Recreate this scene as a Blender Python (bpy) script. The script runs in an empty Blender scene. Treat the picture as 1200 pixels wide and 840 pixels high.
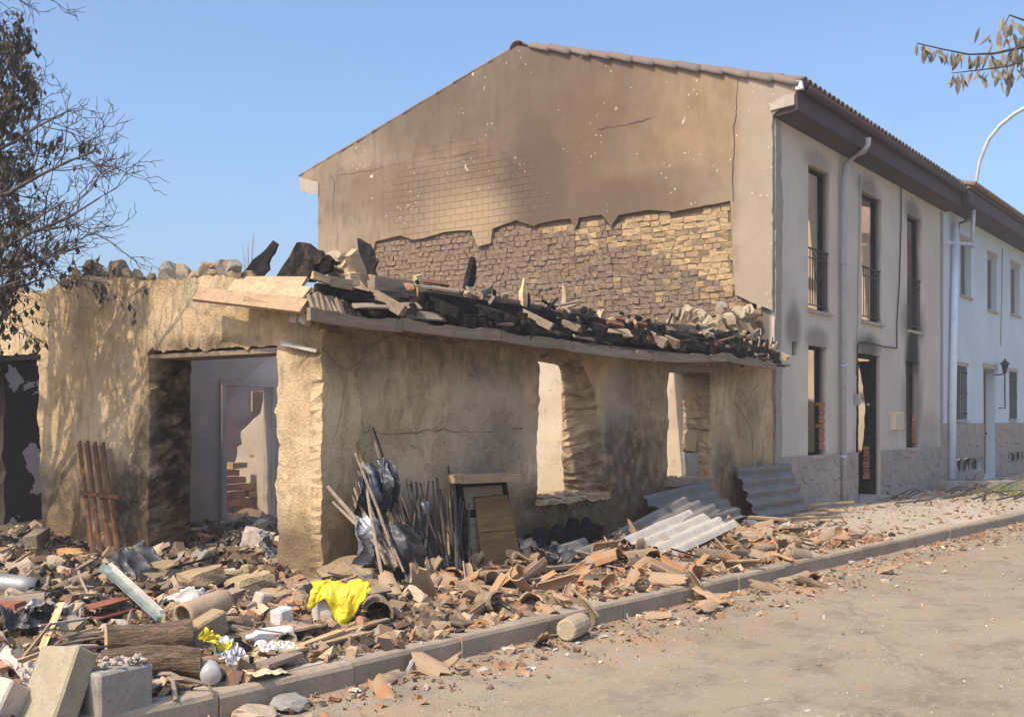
import bpy, bmesh, math, random
from mathutils import Vector, Matrix, Euler, noise, kdtree
from mathutils.geometry import delaunay_2d_cdt

random.seed(11)
R = random.Random(5)
scene = bpy.context.scene
C = scene.collection
PI = math.pi

# ------------------------------------------------------------------ camera
CAMZ, FPX, YAW, HZ = 1.65, 1297.0, math.radians(36.1), 492.0
cam_d = bpy.data.cameras.new('camera')
cam = bpy.data.objects.new('camera', cam_d); C.objects.link(cam)
cam.location = (0, 0, CAMZ)
cam.rotation_euler = (PI/2, 0, YAW - PI/2)
cam_d.sensor_width = 36; cam_d.lens = FPX/1200*36; cam_d.shift_y = (HZ-420)/1200
cam_d.clip_start = 0.1; cam_d.clip_end = 6000
scene.camera = cam

# ------------------------------------------------------------------ light
SUN_EL, SUN_AZ = math.radians(50), math.radians(6)      # azimuth: degrees behind the facade line, seen from -X
TOSUN = Vector((-math.cos(SUN_EL)*math.cos(SUN_AZ), math.cos(SUN_EL)*math.sin(SUN_AZ), math.sin(SUN_EL)))
w = bpy.data.worlds.new('World'); scene.world = w; w.use_nodes = True
nt = w.node_tree; nt.nodes.clear()
sky = nt.nodes.new('ShaderNodeTexSky'); sky.sky_type = 'NISHITA'; sky.sun_disc = False
sky.sun_elevation = SUN_EL; sky.sun_rotation = math.atan2(TOSUN.x, TOSUN.y)
sky.air_density = 1.0; sky.dust_density = 4.0; sky.ozone_density = 5.5; sky.altitude = 0
bg = nt.nodes.new('ShaderNodeBackground'); bg.inputs['Strength'].default_value = 0.15
wo = nt.nodes.new('ShaderNodeOutputWorld')
nt.links.new(sky.outputs[0], bg.inputs[0]); nt.links.new(bg.outputs[0], wo.inputs[0])
sun_d = bpy.data.lights.new('sun', 'SUN'); sun_d.energy = 2.85; sun_d.angle = math.radians(0.55); sun_d.color = (1, 0.855, 0.655)
sun = bpy.data.objects.new('sun', sun_d); C.objects.link(sun)
sun.rotation_euler = TOSUN.to_track_quat('Z', 'Y').to_euler(); sun.location = (-20, 10, 40)
scene.view_settings.view_transform = 'Standard'; scene.view_settings.look = 'None'
scene.view_settings.gamma = 1; scene.view_settings.use_curve_mapping = False
scene.view_settings.exposure = 0.78
scene.cycles.max_bounces = 6; scene.cycles.diffuse_bounces = 3; scene.cycles.glossy_bounces = 2; scene.cycles.transmission_bounces = 2
scene.render.resolution_x = 1024; scene.render.resolution_y = 716

# ------------------------------------------------------------------ where a sighted point of the place stands
FWD = Vector((math.cos(YAW), math.sin(YAW), 0)); RGT = Vector((math.sin(YAW), -math.cos(YAW), 0))
def ray(px, py): return FWD + RGT*((px-600)/FPX) + Vector((0, 0, (HZ-py)/FPX))
def on_y(px, py, Y): d = ray(px, py); t = Y/d.y; return Vector((d.x*t, Y, CAMZ+d.z*t))
def on_x(px, py, X): d = ray(px, py); t = X/d.x; return Vector((X, d.y*t, CAMZ+d.z*t))
def on_z(px, py, Z): d = ray(px, py); t = (Z-CAMZ)/d.z; return Vector((d.x*t, d.y*t, Z))
def at_d(px, py, D): d = ray(px, py); return Vector((d.x*D, d.y*D, CAMZ+d.z*D))

# ------------------------------------------------------------------ materials
class M:
    """small node-graph writer for one procedural material"""
    def __init__(s, name):
        s.m = bpy.data.materials.new(name); s.m.use_nodes = True
        s.nt = s.m.node_tree; s.b = s.nt.nodes['Principled BSDF']
        s.b.inputs['Specular IOR Level'].default_value = 0.25
        s.geo = s.nt.nodes.new('ShaderNodeNewGeometry'); s.p = s.geo.outputs['Position']
    def n(s, t): return s.nt.nodes.new(t)
    def put(s, sock, v):
        if hasattr(v, 'links'): s.nt.links.new(v, sock)
        elif isinstance(v, (tuple, list)):
            sock.default_value = tuple(v) if len(sock.default_value) == len(v) else tuple(v)+(1,)
        else: sock.default_value = v
    def obj(s): return s.n('ShaderNodeTexCoord').outputs['Object']
    def rnd(s): return s.n('ShaderNodeObjectInfo').outputs['Random']
    def attr(s, name): a = s.n('ShaderNodeAttribute'); a.attribute_name = name; return a.outputs['Color']
    def scale(s, v, sc, rot=(0,0,0), loc=(0,0,0)):
        m = s.n('ShaderNodeMapping'); s.put(m.inputs['Vector'], v); m.inputs['Scale'].default_value = sc
        m.inputs['Rotation'].default_value = rot; m.inputs['Location'].default_value = loc; return m.outputs[0]
    def noise(s, sc, det=4, rough=0.55, v=None, dist=0, col=False):
        t = s.n('ShaderNodeTexNoise'); s.put(t.inputs['Vector'], s.p if v is None else v)
        t.inputs['Scale'].default_value = sc; t.inputs['Detail'].default_value = det
        t.inputs['Roughness'].default_value = rough; t.inputs['Distortion'].default_value = dist
        return t.outputs[1 if col else 0]
    def vor(s, sc, v=None, feat='F1', out=0, rnd=1):
        t = s.n('ShaderNodeTexVoronoi'); t.feature = feat; s.put(t.inputs['Vector'], s.p if v is None else v)
        t.inputs['Scale'].default_value = sc; t.inputs['Randomness'].default_value = rnd; return t.outputs[out]
    def ramp(s, f, lo, hi, a=0.0, b=1.0):
        t = s.n('ShaderNodeMapRange'); t.interpolation_type = 'SMOOTHSTEP'; s.put(t.inputs[0], f)
        t.inputs[1].default_value = lo; t.inputs[2].default_value = hi; t.inputs[3].default_value = a; t.inputs[4].default_value = b
        return t.outputs[0]
    def cr(s, f, stops):
        t = s.n('ShaderNodeValToRGB'); s.put(t.inputs[0], f); e = t.color_ramp.elements
        while len(e) < len(stops): e.new(0.5)
        for q, (p, c) in zip(e, stops): q.position = p; q.color = tuple(c)+(1,)
        return t.outputs[0]
    def mix(s, f, a, b, mode='MIX'):
        t = s.n('ShaderNodeMix'); t.data_type = 'RGBA'; t.blend_type = mode
        s.put(t.inputs[0], f); s.put(t.inputs[6], a); s.put(t.inputs[7], b); return t.outputs[2]
    def math(s, op, a, b=0.0, c=None):
        t = s.n('ShaderNodeMath'); t.operation = op; s.put(t.inputs[0], a); s.put(t.inputs[1], b)
        if c is not None: s.put(t.inputs[2], c)
        return t.outputs[0]
    def xyz(s, i, v=None):
        t = s.n('ShaderNodeSeparateXYZ'); s.put(t.inputs[0], s.p if v is None else v); return t.outputs[i]
    def blob(s, c, r, soft=1.0, wob=0.5, ws=1.2):
        """stain with a shape of its own: 1 inside the ellipsoid c, r and 0 outside, ragged edge"""
        v = s.n('ShaderNodeVectorMath'); v.operation = 'SUBTRACT'; s.put(v.inputs[0], s.p); v.inputs[1].default_value = c
        u = s.n('ShaderNodeVectorMath'); u.operation = 'DIVIDE'; s.put(u.inputs[0], v.outputs[0]); u.inputs[1].default_value = r
        l = s.n('ShaderNodeVectorMath'); l.operation = 'LENGTH'; s.put(l.inputs[0], u.outputs[0])
        if not hasattr(s, 'wb'): s.wb = s.math('SUBTRACT', s.noise(2.0, 5), 0.5)
        d = s.math('MULTIPLY_ADD', s.wb, wob*2, l.outputs['Value'])
        return s.ramp(d, 1-soft*0.5, 1+soft*0.5, 1, 0)
    def bump(s, h, strength=0.5, dist=0.02):
        t = s.n('ShaderNodeBump'); s.put(t.inputs['Height'], h)
        t.inputs['Strength'].default_value = strength; t.inputs['Distance'].default_value = dist
        s.nt.links.new(t.outputs[0], s.b.inputs['Normal']); return s
    def out(s, col, rough=0.9, spec=None, metal=None, trans=None):
        s.put(s.b.inputs['Base Color'], col); s.put(s.b.inputs['Roughness'], rough)
        if spec is not None: s.b.inputs['Specular IOR Level'].default_value = spec
        if metal is not None: s.put(s.b.inputs['Metallic'], metal)
        return s

MAT = {}
def simple(name, a, b, sc=8, rough=0.85, bump=0.4, dist=0.01, rnd=0.25, stretch=None, local=True, spec=None, metal=None):
    """two-tone mottled material; each object a little lighter or darker than the next"""
    m = M(name); v = m.obj() if local else m.p
    if stretch: v = m.scale(v, stretch)
    f = m.noise(sc, 6, 0.6, v); g = m.noise(sc*4.3, 3, 0.6, v)
    col = m.mix(m.ramp(f, 0.3, 0.7), a, b)
    col = m.mix(m.ramp(g, 0.45, 0.75, 0, 0.45), col, tuple(x*0.55 for x in a))
    k = m.math('MULTIPLY_ADD', m.rnd(), rnd*2, 1-rnd)
    col = m.mix(1.0, col, m.cr(k, [(0, (0,0,0)), (1, (1,1,1))]), 'MULTIPLY') if False else m.mix(m.math('MULTIPLY', m.rnd(), rnd), col, tuple(x*0.35 for x in b))
    m.out(col, rough, spec, metal)
    m.bump(m.math('ADD', f, m.math('MULTIPLY', g, 0.5)), bump, dist)
    MAT[name] = m.m; return m.m

def build_materials():
    # low house: straw-coloured mud plaster
    m = M('mud_plaster')
    st = m.scale(m.p, (1, 1, 0.35))
    f = m.noise(1.3, 6, 0.6); g = m.noise(9, 6, 0.65, st); h = m.noise(45, 4, 0.6)
    col = m.mix(m.ramp(f, 0.35, 0.65), (0.47, 0.345, 0.20), (0.55, 0.425, 0.27))
    off = m.ramp(m.math('MULTIPLY_ADD', h, .05, m.noise(1.15, 7, .68, m.scale(m.p, (1, 1, 1.3)))), .575, .59)
    col = m.mix(m.math('MULTIPLY', off, .38), col, (.32, .22, .12))
    ck = m.ramp(m.vor(.75, m.mix(.22, m.p, m.noise(2.2, 4, col=True)), 'DISTANCE_TO_EDGE'), 0, .012, 1, 0); ck = m.math('MULTIPLY', ck, m.ramp(m.noise(.6, 2), .46, .54))
    col = m.mix(m.math('MULTIPLY', ck, .25), col, (.14, .095, .055))
    col = m.mix(m.ramp(g, 0.46, 0.7, 0, 0.6), col, (0.24, 0.16, 0.085))
    col = m.mix(m.ramp(h, 0.55, 0.72, 0, 0.5), col, (0.24, 0.165, 0.09))
    # cement-grey repairs, broad shapes
    col = m.mix(m.math('MULTIPLY', m.blob((9.0, 6.8, 1.6), (0.75, 0.4, 0.55), 0.3, 0.25, 2), 0.6), col, (0.44, 0.36, 0.26))
    col = m.mix(m.math('MULTIPLY', m.blob((11.55, 6.8, 1.8), (0.35, 0.4, 0.7), 0.4, 0.3, 2), 0.6), col, (0.31, 0.26, 0.21))
    # soot where flames came out: over the garage door, beside it, round the windows and at the feet of the walls
    soot = None
    for c, r, a in [((7.0, 9.22, 1.1), (0.42, 0.26, 2.2), .99), ((6.6, 9.35, 0.75), (0.5, 0.5, 0.6), .9), ((6.8, 8.3, 2.35), (.3, 1.0, .09), .8), ((6.6, 10.7, 0.5), (0.5, 0.6, 0.8), .8), ((6.7, 7.1, .25), (.6, .5, .5), .65),
                 ((11.9, 6.8, 0.9), (0.95, 0.5, 0.85), .85), ((11.2, 7.1, .9), (.5, .4, .4), .6), ((10.4, 6.8, .45), (1.3, .5, .5), .97), ((14.6, 6.8, 0.7), (0.5, 0.5, 0.6), .7),
                 ((8.8, 6.8, 2.5), (2.6, .5, .45), .6), ((12.2, 6.8, 2.2), (.7, .5, .6), .5), ((15.3, 6.8, 1.6), (.5, .5, 1.2), .35), ((13.6, 6.8, 2.4), (1.4, .6, .3), .6), ((7.2, 6.8, 2.3), (.7, .6, .35), .6),
                 ((8.2, 6.8, 0.4), (1.2, .5, .45), .75), ((9.1, 6.9, 1.0), (.45, .5, .75), .45)]:
        b = m.math('MULTIPLY', m.blob(c, r, 1.0, 0.55, 2.5), a)
        soot = b if soot is None else m.math('MAXIMUM', soot, b)
    soot = m.math('MULTIPLY', soot, m.ramp(m.noise(7, 5), 0.25, 0.6, 0.55, 1))
    col = m.mix(soot, col, (0.035, 0.025, 0.02))
    low = m.ramp(m.math('MULTIPLY_ADD', m.math('SUBTRACT', m.noise(2.2, 5), .5), 1.2, m.xyz(2)), 0.3, 0.95, .75, 0)
    col = m.mix(low, col, (0.16, 0.105, 0.06))
    m.out(col, 0.95, 0.1); m.bump(m.math('SUBTRACT', m.math('ADD', m.math('ADD', g, m.math('MULTIPLY', f, 1.5)), m.math('MULTIPLY', h, 0.5)), m.math('ADD', m.math('MULTIPLY', off, .3), m.math('MULTIPLY', ck, .4))), 0.9, 0.03)
    MAT['mud_plaster'] = m.m

    # interior plaster, greyed by smoke
    m = M('inside_plaster'); f = m.noise(1.6, 6, .6); g = m.noise(11, 5)
    col = m.mix(m.ramp(f, .35, .65), (0.37, 0.305, 0.255), (0.46, 0.39, 0.33))
    col = m.mix(m.ramp(g, .5, .75, 0, .4), col, (.3, .25, .23))
    m.out(col, .92, .1); m.bump(g, .4, .01); MAT['inside_plaster'] = m.m
    m = M('cream_plaster'); f = m.noise(1.8, 6, .6); g = m.noise(9, 6, .65)
    col = m.mix(m.ramp(f, .35, .65), (0.47, 0.375, 0.28), (0.55, 0.455, 0.35))
    col = m.mix(m.ramp(g, .58, .72, 0, .75), col, (.25, .19, .14)); col = m.mix(m.ramp(m.noise(3.1, 6, .7), .55, .7, 0, .5), col, (.33, .25, .18))
    m.out(col, .92, .1); m.bump(g, .3, .01); MAT['cream_plaster'] = m.m
    # black room: soot with flakes of plaster left on
    m = M('sooted_plaster'); f = m.noise(2.3, 4, .5, dist=.4); g = m.noise(14, 4)
    flake = m.ramp(m.math('MULTIPLY_ADD', g, .10, f), .60, .615)
    col = m.mix(flake, m.mix(m.noise(4), (.028, .025, .025), (.06, .052, .05)), (.42, .40, .40))
    m.out(col, .9, .15); m.bump(m.math('ADD', flake, m.math('MULTIPLY', g, .3)), .5, .01); MAT['sooted_plaster'] = m.m
    m = M('brown_inside'); f = m.noise(2.2, 5); g = m.noise(9, 5)
    col = m.mix(m.ramp(f, .4, .6), (.30, .20, .17), (.42, .33, .28)); col = m.mix(m.ramp(g, .5, .7, 0, .5), col, (.2, .12, .1))
    m.out(col, .92, .1); m.bump(g, .4, .01); MAT['brown_inside'] = m.m

    # gable: tan render with smoke stain
    m = M('gable_plaster'); st = m.scale(m.p, (1, 1, .3))
    f = m.noise(.9, 6, .6); g = m.noise(7, 6, .6, st); h = m.noise(38, 4)
    col = m.mix(m.ramp(f, .35, .65), (.24, .178, .122), (.295, .222, .157))
    col = m.mix(m.ramp(g, .45, .7, 0, .55), col, (.16, .11, .075)); col = m.mix(m.ramp(m.noise(3.3, 6, .65), .5, .68, 0, .4), col, (.13, .088, .06))
    X = 16.2
    # lighter strip at the street corner, yellow wash in the middle, dark plume up to the ridge
    col = m.mix(m.math('MULTIPLY', m.ramp(m.math('MULTIPLY_ADD', m.noise(3), .3, m.xyz(1)), 7.45, 7.7, 1, 0), .7), col, (.335, .28, .215))
    col = m.mix(m.math('MULTIPLY', m.blob((X, 9.9, 6.3), (3, 2.4, 1.5), 1.2, .5), .6), col, (.30, .19, .105))
    col = m.mix(m.math('MULTIPLY', m.blob((X, 13.2, 5.6), (3, 1.6, 1.0), 1.2, .5), .45), col, (.31, .205, .12))
    pl = m.math('MULTIPLY', m.blob((X, 11.0, 6.6), (3, 2.2, 3.2), 1.3, .5, .8), .8)
    pl = m.math('MAXIMUM', pl, m.math('MULTIPLY', m.blob((X, 11.3, 6.0), (3, 1.2, 1.5), 1.0, .5, 1.1), .95))
    pl = m.math('MAXIMUM', pl, m.math('MULTIPLY', m.blob((X, 9.9, 5.35), (3, 1.9, .6), 1.2, .4, 1.5), .85))
    pl = m.math('MAXIMUM', pl, m.math('MULTIPLY', m.blob((X, 12.8, 7.6), (3, 2.8, 1.0), 1.2, .5, 1.0), .75))
    pl = m.math('MAXIMUM', pl, m.math('MULTIPLY', m.blob((X, 14.8, 6.2), (3, 1.6, .7), 1.2, .6, 1.6), .5))
    col = m.mix(m.math('MULTIPLY', pl, .85), col, (.075, .056, .047))
    wash = m.blob((X, 12.75, 5.3), (3, .85, .6), 1.2, .25, 1.2)
    col = m.mix(m.math('MULTIPLY', wash, .65), col, (.40, .29, .18))
    # courses telegraphing through the thin coat over the middle
    br = m.n('ShaderNodeTexBrick'); m.put(br.inputs['Vector'], m.scale(m.p, (1, 1, 1), (0, PI/2, PI/2)))
    cm = m.n('ShaderNodeCombineXYZ'); m.put(cm.inputs[0], m.xyz(1)); m.put(cm.inputs[1], m.xyz(2)); m.put(br.inputs['Vector'], cm.outputs[0])
    br.inputs['Scale'].default_value = 1; br.inputs['Brick Width'].default_value = .26; br.inputs['Row Height'].default_value = .125
    br.inputs['Mortar Size'].default_value = .012; br.inputs['Mortar Smooth'].default_value = .6
    br.inputs['Color1'].default_value = (1, 1, 1, 1); br.inputs['Color2'].default_value = (.9, .9, .9, 1); br.inputs['Mortar'].default_value = (.3, .3, .3, 1)
    ba = m.blob((X, 13.0, 5.8), (3, 1.8, 1.0), .6, .35, 1.5)
    col = m.mix(m.math('MULTIPLY', ba, .4), col, br.outputs['Color'], 'MULTIPLY')
    # chips of bare lime where bits fell away
    vd = m.vor(3.1, m.mix(.35, m.p, m.noise(5, 3, col=True))); keep = m.ramp(m.noise(.9, 2), .46, .52)
    chip = m.math('MULTIPLY', m.ramp(m.math('MULTIPLY_ADD', h, .05, vd), .085, .115, 1, 0), keep)
    vd2 = m.vor(9.5); chip2 = m.math('MULTIPLY', m.ramp(m.math('MULTIPLY_ADD', h, .08, vd2), .15, .19, 1, 0), m.ramp(m.noise(1.7, 3), .54, .6))
    chip = m.math('MAXIMUM', chip, chip2)
    col = m.mix(m.math('MULTIPLY', chip, .85), col, (.62, .54, .47))
    m.out(col, .93, .1)
    m.bump(m.math('ADD', m.math('ADD', g, m.math('MULTIPLY', h, .3)), m.math('SUBTRACT', m.math('MULTIPLY', m.math('MULTIPLY', br.outputs['Fac'], ba), -.5), chip)), .55, .02)
    MAT['gable_plaster'] = m.m

    # street front of the two-storey house: grey-beige render, soot over the burnt openings
    m = M('facade_plaster'); st = m.scale(m.p, (1, 1, .25)); f = m.noise(.8, 6, .6); g = m.noise(6, 6, .6, st); h = m.noise(50, 3)
    col = m.mix(m.ramp(f, .35, .65), (.46, .415, .355), (.53, .48, .41)); col = m.mix(m.ramp(g, .5, .75, 0, .35), col, (.32, .285, .255))
    soot = None
    for c, r, a in [((23.52, 6.8, 2.95), (.48, .6, .85), .97), ((23.55, 6.8, 3.7), (.75, .5, .6), .6), ((20.7, 6.8, 3.0), (.65, .6, .25), .75), ((17.05, 6.8, 3.15), (.3, .5, .35), .55),
                    ((23.55, 6.8, 5.95), (.55, .5, .3), .6), ((18.1, 6.8, 3.0), (.5, .5, .2), .5), ((23.55, 6.8, 1.9), (.7, .5, .8), .55), ((20.5, 6.8, .9), (.6, .5, .9), .5), ((20.7, 6.8, 5.95), (.6, .5, .25), .5), ((18.1, 6.8, 6.0), (.6, .5, .2), .4), ((24.3, 6.8, 1.3), (1.2, .5, .5), .3)]:
        b = m.math('MULTIPLY', m.blob(c, r, 1, .4, 3), a); soot = b if soot is None else m.math('MAXIMUM', soot, b)
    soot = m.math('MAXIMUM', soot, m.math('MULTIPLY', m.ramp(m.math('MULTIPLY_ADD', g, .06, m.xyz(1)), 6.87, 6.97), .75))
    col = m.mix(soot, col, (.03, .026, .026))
    m.out(col, .93, .1); m.bump(m.math('ADD', g, m.math('MULTIPLY', h, .4)), .35, .01); MAT['facade_plaster'] = m.m
    m = M('white_render'); f = m.noise(.7, 6); g = m.noise(9, 5)
    col = m.mix(m.ramp(f, .35, .65), (.44, .52, .57), (.50, .58, .63)); col = m.mix(m.ramp(g, .55, .8, 0, .3), col, (.55, .56, .56))
    m.out(col, .9, .15); m.bump(g, .25, .008); MAT['white_render'] = m.m

    # adobe masonry behind the fallen plaster
    for nm, a, b, d in [('adobe_mid', (.33, .235, .135), (.25, .175, .10), (.11, .075, .045)), ('adobe_burnt', (.235, .168, .12), (.165, .116, .085), (.075, .052, .042)), ('adobe_yellow', (.41, .30, .17), (.34, .24, .13), (.18, .12, .065)),
                        ('adobe_joint', (.20, .14, .09), (.15, .105, .068), (.08, .056, .04))]:
        m = M(nm); f = m.noise(3, 5); g = m.noise(26, 5, .65)
        col = m.mix(m.math('MULTIPLY_ADD', m.rnd(), .6, m.math('MULTIPLY', f, .4)), a, b); col = m.mix(m.ramp(g, .5, .72, 0, .8), col, d)
        m.out(col, .97, .05); m.bump(g, .8, .02); MAT[nm] = m.m

    # roof clay, broken and whole, from fresh orange to lichen grey
    m = M('terracotta'); v = m.obj(); f = m.noise(9, 5, .6, v); g = m.noise(42, 4, .6, v)
    base = m.cr(m.rnd(), [(0, (.33, .15, .07)), (.2, (.41, .215, .105)), (.4, (.31, .19, .115)), (.6, (.37, .255, .16)), (.8, (.25, .18, .125)), (1, (.17, .14, .115))])
    col = m.mix(m.ramp(f, .38, .64, 0, .85), base, (.31, .235, .155)); col = m.mix(m.ramp(g, .55, .75, 0, .6), col, (.14, .10, .08))
    m.out(col, .92, .12); m.bump(m.math('ADD', f, g), .4, .006); MAT['terracotta'] = m.m
    m = M('roof_clay'); v = m.p; f = m.noise(5, 5); g = m.noise(30, 4)
    base = m.cr(m.rnd(), [(0, (.16, .125, .11)), (.5, (.20, .15, .128)), (1, (.14, .12, .11))])
    col = m.mix(m.ramp(f, .4, .65, 0, .7), base, (.17, .135, .12)); col = m.mix(m.ramp(g, .55, .75, 0, .5), col, (.24, .20, .165))
    m.out(col, .92, .12); m.bump(g, .4, .008); MAT['roof_clay'] = m.m
    # mixed chips: colour of each bit carried by the mesh
    m = M('chips'); col = m.mix(m.ramp(m.noise(30, 4), .45, .75, 0, .5), m.attr('bit'), (.12, .09, .07))
    m.out(col, .95, .08); MAT['chips'] = m.m

    # grounds
    m = M('asphalt'); f = m.noise(.35, 6, .6); g = m.noise(2.3, 7, .65); h = m.noise(75, 3, .6); k = m.vor(130)
    col = m.mix(m.ramp(f, .35, .65), (.29, .237, .168), (.345, .288, .21))
    col = m.mix(m.ramp(g, .46, .66, 0, .6), col, (.18, .15, .115)); col = m.mix(m.ramp(m.noise(14, 4, .7, m.scale(m.p, (.5, 1, 1))), .52, .66, 0, .5), col, (.37, .315, .24))
    ck = m.ramp(m.vor(.32, m.mix(.3, m.p, m.noise(1.3, 5, col=True)), 'DISTANCE_TO_EDGE'), 0, .006, 1, 0); ck = m.math('MULTIPLY', ck, m.ramp(m.noise(.35, 2), .45, .55)); col = m.mix(m.math('MULTIPLY', ck, .3), col, (.12, .10, .08))
    col = m.mix(m.ramp(h, .5, .7, 0, .5), col, (.17, .15, .13))
    # brick dust swept out along the kerb
    ky = m.math('MULTIPLY_ADD', m.xyz(0), .062, m.xyz(1))
    dust = m.math('MULTIPLY', m.ramp(ky, 3.6, 4.9), m.ramp(m.noise(1.6, 6, .7), .42, .66))
    col = m.mix(m.math('MULTIPLY', dust, .75), col, (.40, .25, .145))
    red = m.math('MULTIPLY', m.ramp(m.noise(2.9, 6, .7), .6, .7), m.ramp(m.noise(.5, 3), .5, .62))
    col = m.mix(m.math('MULTIPLY', red, .8), col, (.44, .22, .11))
    wh = m.math('MULTIPLY', m.ramp(m.vor(4.5, m.scale(m.p, (.5, 1, 1))), .05, .09, 1, 0), m.ramp(m.noise(1.1, 3), .5, .6))
    col = m.mix(m.math('MULTIPLY', wh, .8), col, (.6, .54, .46))
    m.out(col, .93, .15); m.bump(m.math('ADD', m.math('MULTIPLY', g, 2), m.math('ADD', h, k)), .8, .008); MAT['asphalt'] = m.m
    m = M('pavement'); f = m.noise(1.1, 6, .6); g = m.noise(8, 6, .65); h = m.noise(60, 3)
    col = m.mix(m.ramp(f, .35, .65), (.34, .285, .225), (.42, .36, .29)); col = m.mix(m.ramp(g, .5, .7, 0, .5), col, (.27, .19, .125))
    m.out(col, .95, .1); m.bump(m.math('ADD', g, h), .5, .008); MAT['pavement'] = m.m
    m = M('rubble_earth'); f = m.noise(1.7, 6, .6); g = m.noise(9, 6, .65); h = m.noise(42, 4)
    col = m.mix(m.ramp(f, .35, .65), (.24, .165, .10), (.33, .24, .155)); col = m.mix(m.ramp(g, .45, .7, 0, .8), col, (.10, .07, .05))
    col = m.mix(m.ramp(h, .5, .72, 0, .5), col, (.42, .33, .24))
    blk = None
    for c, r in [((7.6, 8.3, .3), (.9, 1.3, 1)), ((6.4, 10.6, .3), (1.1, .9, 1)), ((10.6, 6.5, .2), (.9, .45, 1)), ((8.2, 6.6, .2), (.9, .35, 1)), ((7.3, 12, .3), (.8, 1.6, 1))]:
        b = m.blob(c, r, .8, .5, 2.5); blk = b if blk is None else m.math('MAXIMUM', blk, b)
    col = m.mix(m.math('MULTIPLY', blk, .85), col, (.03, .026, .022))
    m.out(col, .96, .08); m.bump(m.math('ADD', g, h), .9, .03); MAT['rubble_earth'] = m.m
    m = M('dry_ground'); f = m.noise(.2, 6); g = m.noise(4, 6)
    col = m.mix(m.ramp(f, .35, .65), (.30, .235, .155), (.36, .30, .20)); col = m.mix(m.ramp(g, .5, .7, 0, .4), col, (.22, .17, .11))
    m.out(col, .96, .08); m.bump(g, .5, .02); MAT['dry_ground'] = m.m
    m = M('kerb_concrete'); f = m.noise(2, 6); g = m.noise(18, 5); col = m.mix(m.ramp(f, .35, .65), (.27, .218, .16), (.34, .28, .21))
    col = m.mix(m.ramp(g, .5, .7, 0, .5), col, (.18, .142, .105)); m.out(col, .93, .1); m.bump(g, .6, .01); MAT['kerb_concrete'] = m.m
    # stone cladding
    m = M('plinth_stone'); f = m.noise(2.5, 5); g = m.noise(22, 5)
    base = m.cr(m.rnd(), [(0, (.31, .27, .235)), (.4, (.34, .30, .265)), (.7, (.29, .255, .225)), (1, (.345, .295, .245))])
    col = m.mix(m.ramp(f, .42, .66, 0, .5), base, (.24, .21, .185)); col = m.mix(m.ramp(g, .52, .72, 0, .4), col, (.19, .165, .145))
    m.out(col, .9, .15); m.bump(g, .5, .01); MAT['plinth_stone'] = m.m

    # timber
    def wood(name, a, b, dark, ax=(.35, 6, 6), rough=.85, bump=.5):
        m = M(name); v = m.scale(m.obj(), ax); f = m.noise(4, 6, .6, v, .4); g = m.noise(16, 4, .6, v); k = m.noise(3, 4, .5, m.obj())
        col = m.mix(m.ramp(f, .35, .65), a, b); col = m.mix(m.ramp(g, .52, .7, 0, .7), col, dark)
        col = m.mix(m.math('MULTIPLY', m.rnd(), .45), col, dark); col = m.mix(m.ramp(k, .55, .72, 0, .45), col, dark)
        m.out(col, rough, .15); m.bump(m.math('ADD', f, g), bump, .012); MAT[name] = m.m
    wood('old_board', (.42, .29, .175), (.55, .405, .26), (.19, .12, .07))
    wood('grey_timber', (.23, .175, .125), (.32, .25, .18), (.11, .085, .065))
    wood('pale_split', (.58, .40, .20), (.66, .49, .29), (.28, .16, .08))
    wood('stick_wood', (.27, .205, .15), (.38, .30, .225), (.12, .09, .07))
    wood('dark_stick', (.075, .062, .052), (.12, .10, .085), (.03, .026, .023))
    wood('panel_wood', (.20, .115, .045), (.27, .165, .07), (.10, .05, .02))
    wood('brown_joinery', (.16, .075, .045), (.21, .105, .06), (.06, .03, .02))
    wood('red_timber', (.25, .085, .055), (.32, .13, .08), (.11, .05, .035))
    m = M('charred'); v = m.obj(); c = m.vor(26, m.scale(v, (.6, 1, 1)), 'DISTANCE_TO_EDGE'); f = m.noise(7, 5, .6, v); g = m.noise(50, 3, .6, v)
    col = m.mix(m.ramp(f, .4, .7), (.012, .011, .011), (.035, .03, .028)); col = m.mix(m.math('MULTIPLY', m.ramp(g, .62, .75), .5), col, (.15, .13, .115))
    col = m.mix(m.math('MULTIPLY', m.ramp(m.rnd(), .6, 1), m.ramp(f, .45, .7, 0, .6)), col, (.13, .085, .055))
    m.out(col, .88, .12); m.bump(m.math('ADD', m.ramp(c, 0, .12), f), .9, .015); MAT['charred'] = m.m
    m = M('bark'); v = m.scale(m.obj(), (1.2, 9, 9)); f = m.noise(3, 6, .65, v, .6); g = m.noise(13, 4, .6, v)
    col = m.mix(m.ramp(f, .35, .65), (.13, .09, .06), (.26, .18, .125)); col = m.mix(m.ramp(g, .5, .68, 0, .7), col, (.06, .042, .03))
    m.out(col, .95, .08); m.bump(m.math('ADD', f, g), 1, .03); MAT['bark'] = m.m
    simple('log_end', (.52, .37, .22), (.62, .47, .3), 14, .9, .4)
    # stones, concrete
    simple('rubble_stone', (.43, .33, .225), (.53, .425, .30), 6, .95, .7, .02, .55)
    simple('adobe_lump', (.40, .285, .165), (.49, .365, .225), 5, .97, .8, .03, .5)
    simple('orange_earth', (.47, .25, .095), (.55, .33, .15), 4, .97, .8, .03, .3)
    simple('concrete', (.29, .245, .165), (.36, .31, .215), 9, .93, .5, .01, .1)
    simple('grey_concrete', (.25, .232, .205), (.32, .30, .265), 9, .93, .5, .01, .1)
    simple('fibre_cement_shaded', (.15, .143, .132), (.215, .203, .187), 5, .9, .4, .008, .25)  # corrugated sheets in shade: the shade is put into a darker base colour
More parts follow.
